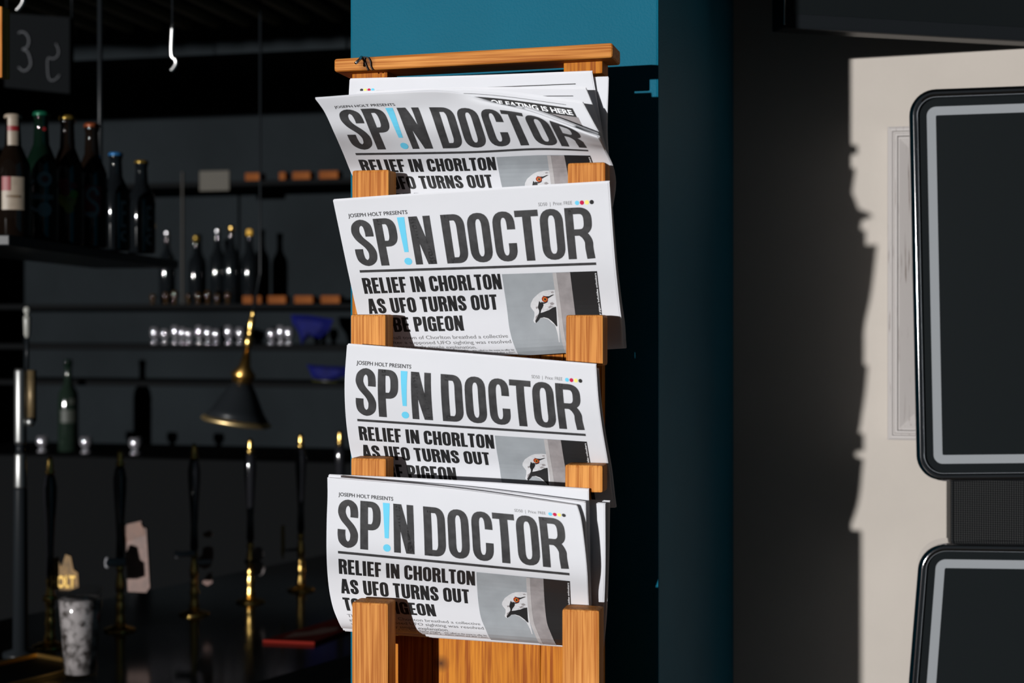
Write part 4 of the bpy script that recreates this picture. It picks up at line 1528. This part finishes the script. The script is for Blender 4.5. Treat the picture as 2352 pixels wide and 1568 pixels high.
v, f = lathe([(.022, .112), (.040, .085), (.070, .03), (.088, .006)], rim, 28, ax)
obj('shade', v, f, M_black, lamp, True)
v, f = lathe([(.084, .010), (.094, .003), (.095, -.002), (.088, -.006), (.070, -.008)], rim, 32, ax)
obj('shade_rim', v, f, mat('warm_brass_rim', (0.85, 0.64, 0.32), 0.42, 1.0), lamp, True)

# ---------------- back bar: shelves, glasses, packets
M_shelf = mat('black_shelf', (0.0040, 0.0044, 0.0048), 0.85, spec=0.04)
M_block = wood('warm_wood_block', srgb(120, 70, 34), srgb(94, 52, 24), 'X', 200, rough=0.9)
YK = 4.86
DY = 0.93
back = empty('back_bar', (-2.2, 5.0, 0), 'dark back bar shelving full of glasses and bottles', 'shelving')
xl, xr = -3.3, tl - .02


def shelf_z(y, x=600):
    return P(x, y, YK).z


SHELVES = [414, 697, 792, 878]
for yy in SHELVES:
    z = shelf_z(yy)
    v, f = box(xl, xr, YK, 5.15, z - .018, z, .001, 1)
    obj('shelf', v, f, M_shelf, back)
ZCO = shelf_z(1042)
v, f = box(xl, xr, YK - .25, 5.15, 0, ZCO, .004, 1)
obj('back_counter', v, f, M_shelf, back)
v, f = box(P(417, 740, YK).x, P(417, 740, YK).x + .006, YK - .002, YK + .008, shelf_z(697), shelf_z(390))
obj('front_post', v, f, mat('dull_grey_post', (0.035, 0.033, 0.03), 0.7, spec=0.1), back)
for xx in (xl, xr - .02):
    v, f = box(xx, xx + .02, YK + .02, 5.15, ZCO, shelf_z(300))
    obj('side_panel', v, f, M_shelf, back)
for yy, segs, nm in ((414, ((562, 598), (640, 655), (671, 712), (732, 776)), 'upper'), (696, ((556, 579), (590, 599), (614, 656), (675, 718), (736, 780)), 'lower')):
    for a, b_ in segs:
        p, q_ = P(a, yy, YK), P(b_, yy, YK)
        z = shelf_z(414 if yy < 500 else 697)
        hh = .028
        v, f = box(p.x, q_.x, YK + .002, YK + .05, z, z + hh, .002, 1)
        o = obj('wooden_block', v, f, M_block, origin=((p.x + q_.x) / 2, YK + .026, z))
        w_px = b_ - a
        lab = ('long' if w_px > 35 else 'medium' if w_px > 20 else 'narrow') + ' pale wooden block on the ' + nm + ' back bar shelf'
        tag(o, lab, 'block', 'wooden blocks on the back bar')


def tumbler(px, ybase, Yd, h, r, m, label, group, zb=None):
    c0 = P(px, ybase, Yd)
    if zb is not None:
        c0.z = zb
    e = empty('tumbler', c0, label, 'glass', group)
    v, f = lathe([(r * .78, 0), (r * .86, h * .04), (r * .80, h * .12), (r * .48, h * .22), (r * .42, h * .28), (r * .62, h * .36), (r * .92, h * .50), (r, h * .62), (r * .96, h * .78), (r * .84, h), (r * .78, h), (r * .88, h * .76), (r * .84, h * .55), (0, h * .40)], c0, 24)
    obj('glass_body', v, f, m, e, True)
    return e


M_gl = mat('smoked_bar_glass', (0.42, 0.41, 0.45), 0.10, 0.75, spec=1.0)
M_ga = mat('amber_bar_glass', (0.0264, 0.0143, 0.0055), 0.06, spec=0.7)
z3 = shelf_z(792)
for k, px in enumerate((356, 380, 404, 420, 435, 459, 479, 497, 526, 552, 624, 646, 664)):
    tumbler(px, 790, YK + (.06 if k % 2 else .045), (.062, .055, .068)[k % 3], .017, M_gl, 'small clear tumbler in the row on the third back bar shelf', 'tumblers in a row', z3)
z2 = shelf_z(697)
for k, px in enumerate((352, 382, 402, 434, 456, 478, 500, 524)):
    tumbler(px, 695, YK + .05, (.036, .042, .048)[k % 3], .012, M_ga, 'little amber glass on the shelf of the lower wooden blocks', 'little amber glasses', z2)
for k, px in enumerate((98, 198, 311)):
    tumbler(px, 1040, YK - .12, .058, .022, M_gl, ('squat glass on the back counter left of the wine bottle', 'squat glass on the back counter next to the wine bottle', 'squat glass alone on the back counter')[k], 'squat glasses on the back counter', ZCO)


def spirit(px, zbase, Yd, h, r, glass, label, capm):
    c0 = P(px, 740, Yd)
    c0.z = zbase
    e = empty('spirit_bottle', c0, label, 'bottle', 'spirit bottles on the back bar')
    v, f = lathe([(r * .94, 0), (r, .004), (r, h * .56), (r * .90, h * .64), (r * .50, h * .72), (r * .36, h * .78), (r * .34, h * .93), (r * .36, h * .94), (0, h * .94)], c0, 20)
    b_ = obj('bottle_glass', v, f, glass, e, True)
    v, f = lathe([(r * .40, h * .92), (r * .40, h * .985), (r * .34, h), (0, h)], c0, 14)
    obj('stopper', v, f, capm, e, True)
    return e, c0


for px, h, mcap, lab in ((384, .27, M_chr2, 'dark spirit bottle with bright stopper under the upper shelf'), (451, .25, M_gold, 'dark spirit bottle with dull gold stopper'),
                         (500, .275, M_chr2, 'tall dark spirit bottle beside the gold stopper bottle'), (532, .285, M_brass, 'dark spirit bottle with shiny brass stopper'), (574, .27, M_amb, 'dark spirit bottle with amber stopper')):
    spirit(px, z2, YK + .13, h, .030, M_gc, lab, mcap)
# wine bottle with pale label
e, c0 = spirit(157, ZCO, YK - .06, .33, .036, mat('wine_bottle_glass', (0.008, 0.014, 0.010), 0.07, spec=.5), 'dark wine bottle with pale curved label on the back counter', M_gg)
an = math.atan2(0.0 - c0.x, c0.y)
M_wlab = mat('pale_green_label', (0.0286, 0.0330, 0.0264), 0.6)
on_bottle(c0, .036, an, gridxz(-.028, .030, .105, .150), M_wlab, e, 'label')
on_bottle(c0, .036, an, gridxz(.000, .022, .170, .190), M_wlab, e, 'shoulder_label', .0012)

# blue packets
M_bluep = mat('blue_foil_packet', (0.0018, 0.0031, 0.0572), 0.75, spec=0.12, vary=.3, vscale=30)
M_ypale = mat('olive_foil_edge', (0.0220, 0.0220, 0.0022), 0.4)


def packet(pts, Yd, zbase, label, edge=None):
    """crumpled packet: an outline swept into a pillow shape, resting on a shelf"""
    V0 = [P(x, y, Yd) for x, y in pts]
    dz = zbase - min(p.z for p in V0)
    V0 = [p + Vector((0, 0, dz)) for p in V0]
    ctr = sum(V0, Vector()) / len(V0)
    n = len(V0)
    inner = [ctr + (p - ctr) * .62 for p in V0]
    V = V0 + [p + Vector((0, -.016, 0)) for p in inner] + [p + Vector((0, .016, 0)) for p in inner]
    Fc = ringfaces(n, 0, n) + ringfaces(n, 0, 2 * n) + [list(range(n, 2 * n)), list(range(2 * n, 3 * n))]
    e = empty('snack_packet', Vector((ctr.x, ctr.y, zbase)), label, 'packet', 'blue packets on the back bar')
    obj('foil_bag', V, Fc, M_bluep, e, False)
    if edge:
        q_ = [P(x, y, Yd - .018) + Vector((0, 0, dz)) for x, y in edge]
        v, f = tube(q_, .004, 6)
        obj('sealed_edge', v, f, M_ypale, e, True)
    return e


packet([(668, 741), (712, 743), (766, 752), (756, 778), (735, 796), (712, 790), (693, 811), (686, 782), (672, 762)], YK + .03, z3, 'blue foil packet slumped at the end of the tumblers')
packet([(704, 834), (750, 838), (800, 839), (800, 858), (770, 868), (745, 876), (718, 864)], YK + .03, shelf_z(878), 'flat blue packet with olive edge on the low back shelf', [(718, 871), (775, 874)])

# notice card on the back wall, small warm lamps
c0 = P(492, 415, YK - .006)
w_, h_ = .115, .072
v, f = box(c0.x - w_ / 2, c0.x + w_ / 2, YK - .006, YK, c0.z - h_ / 2, c0.z + h_ / 2, .001, 1)
tag(obj('notice_card', v, f, mat('faded_card', (0.0286, 0.0242, 0.0154), 0.7), origin=(c0.x, YK, c0.z - h_ / 2)), 'plain faded card hung on the edge of the upper back bar shelf', 'card')
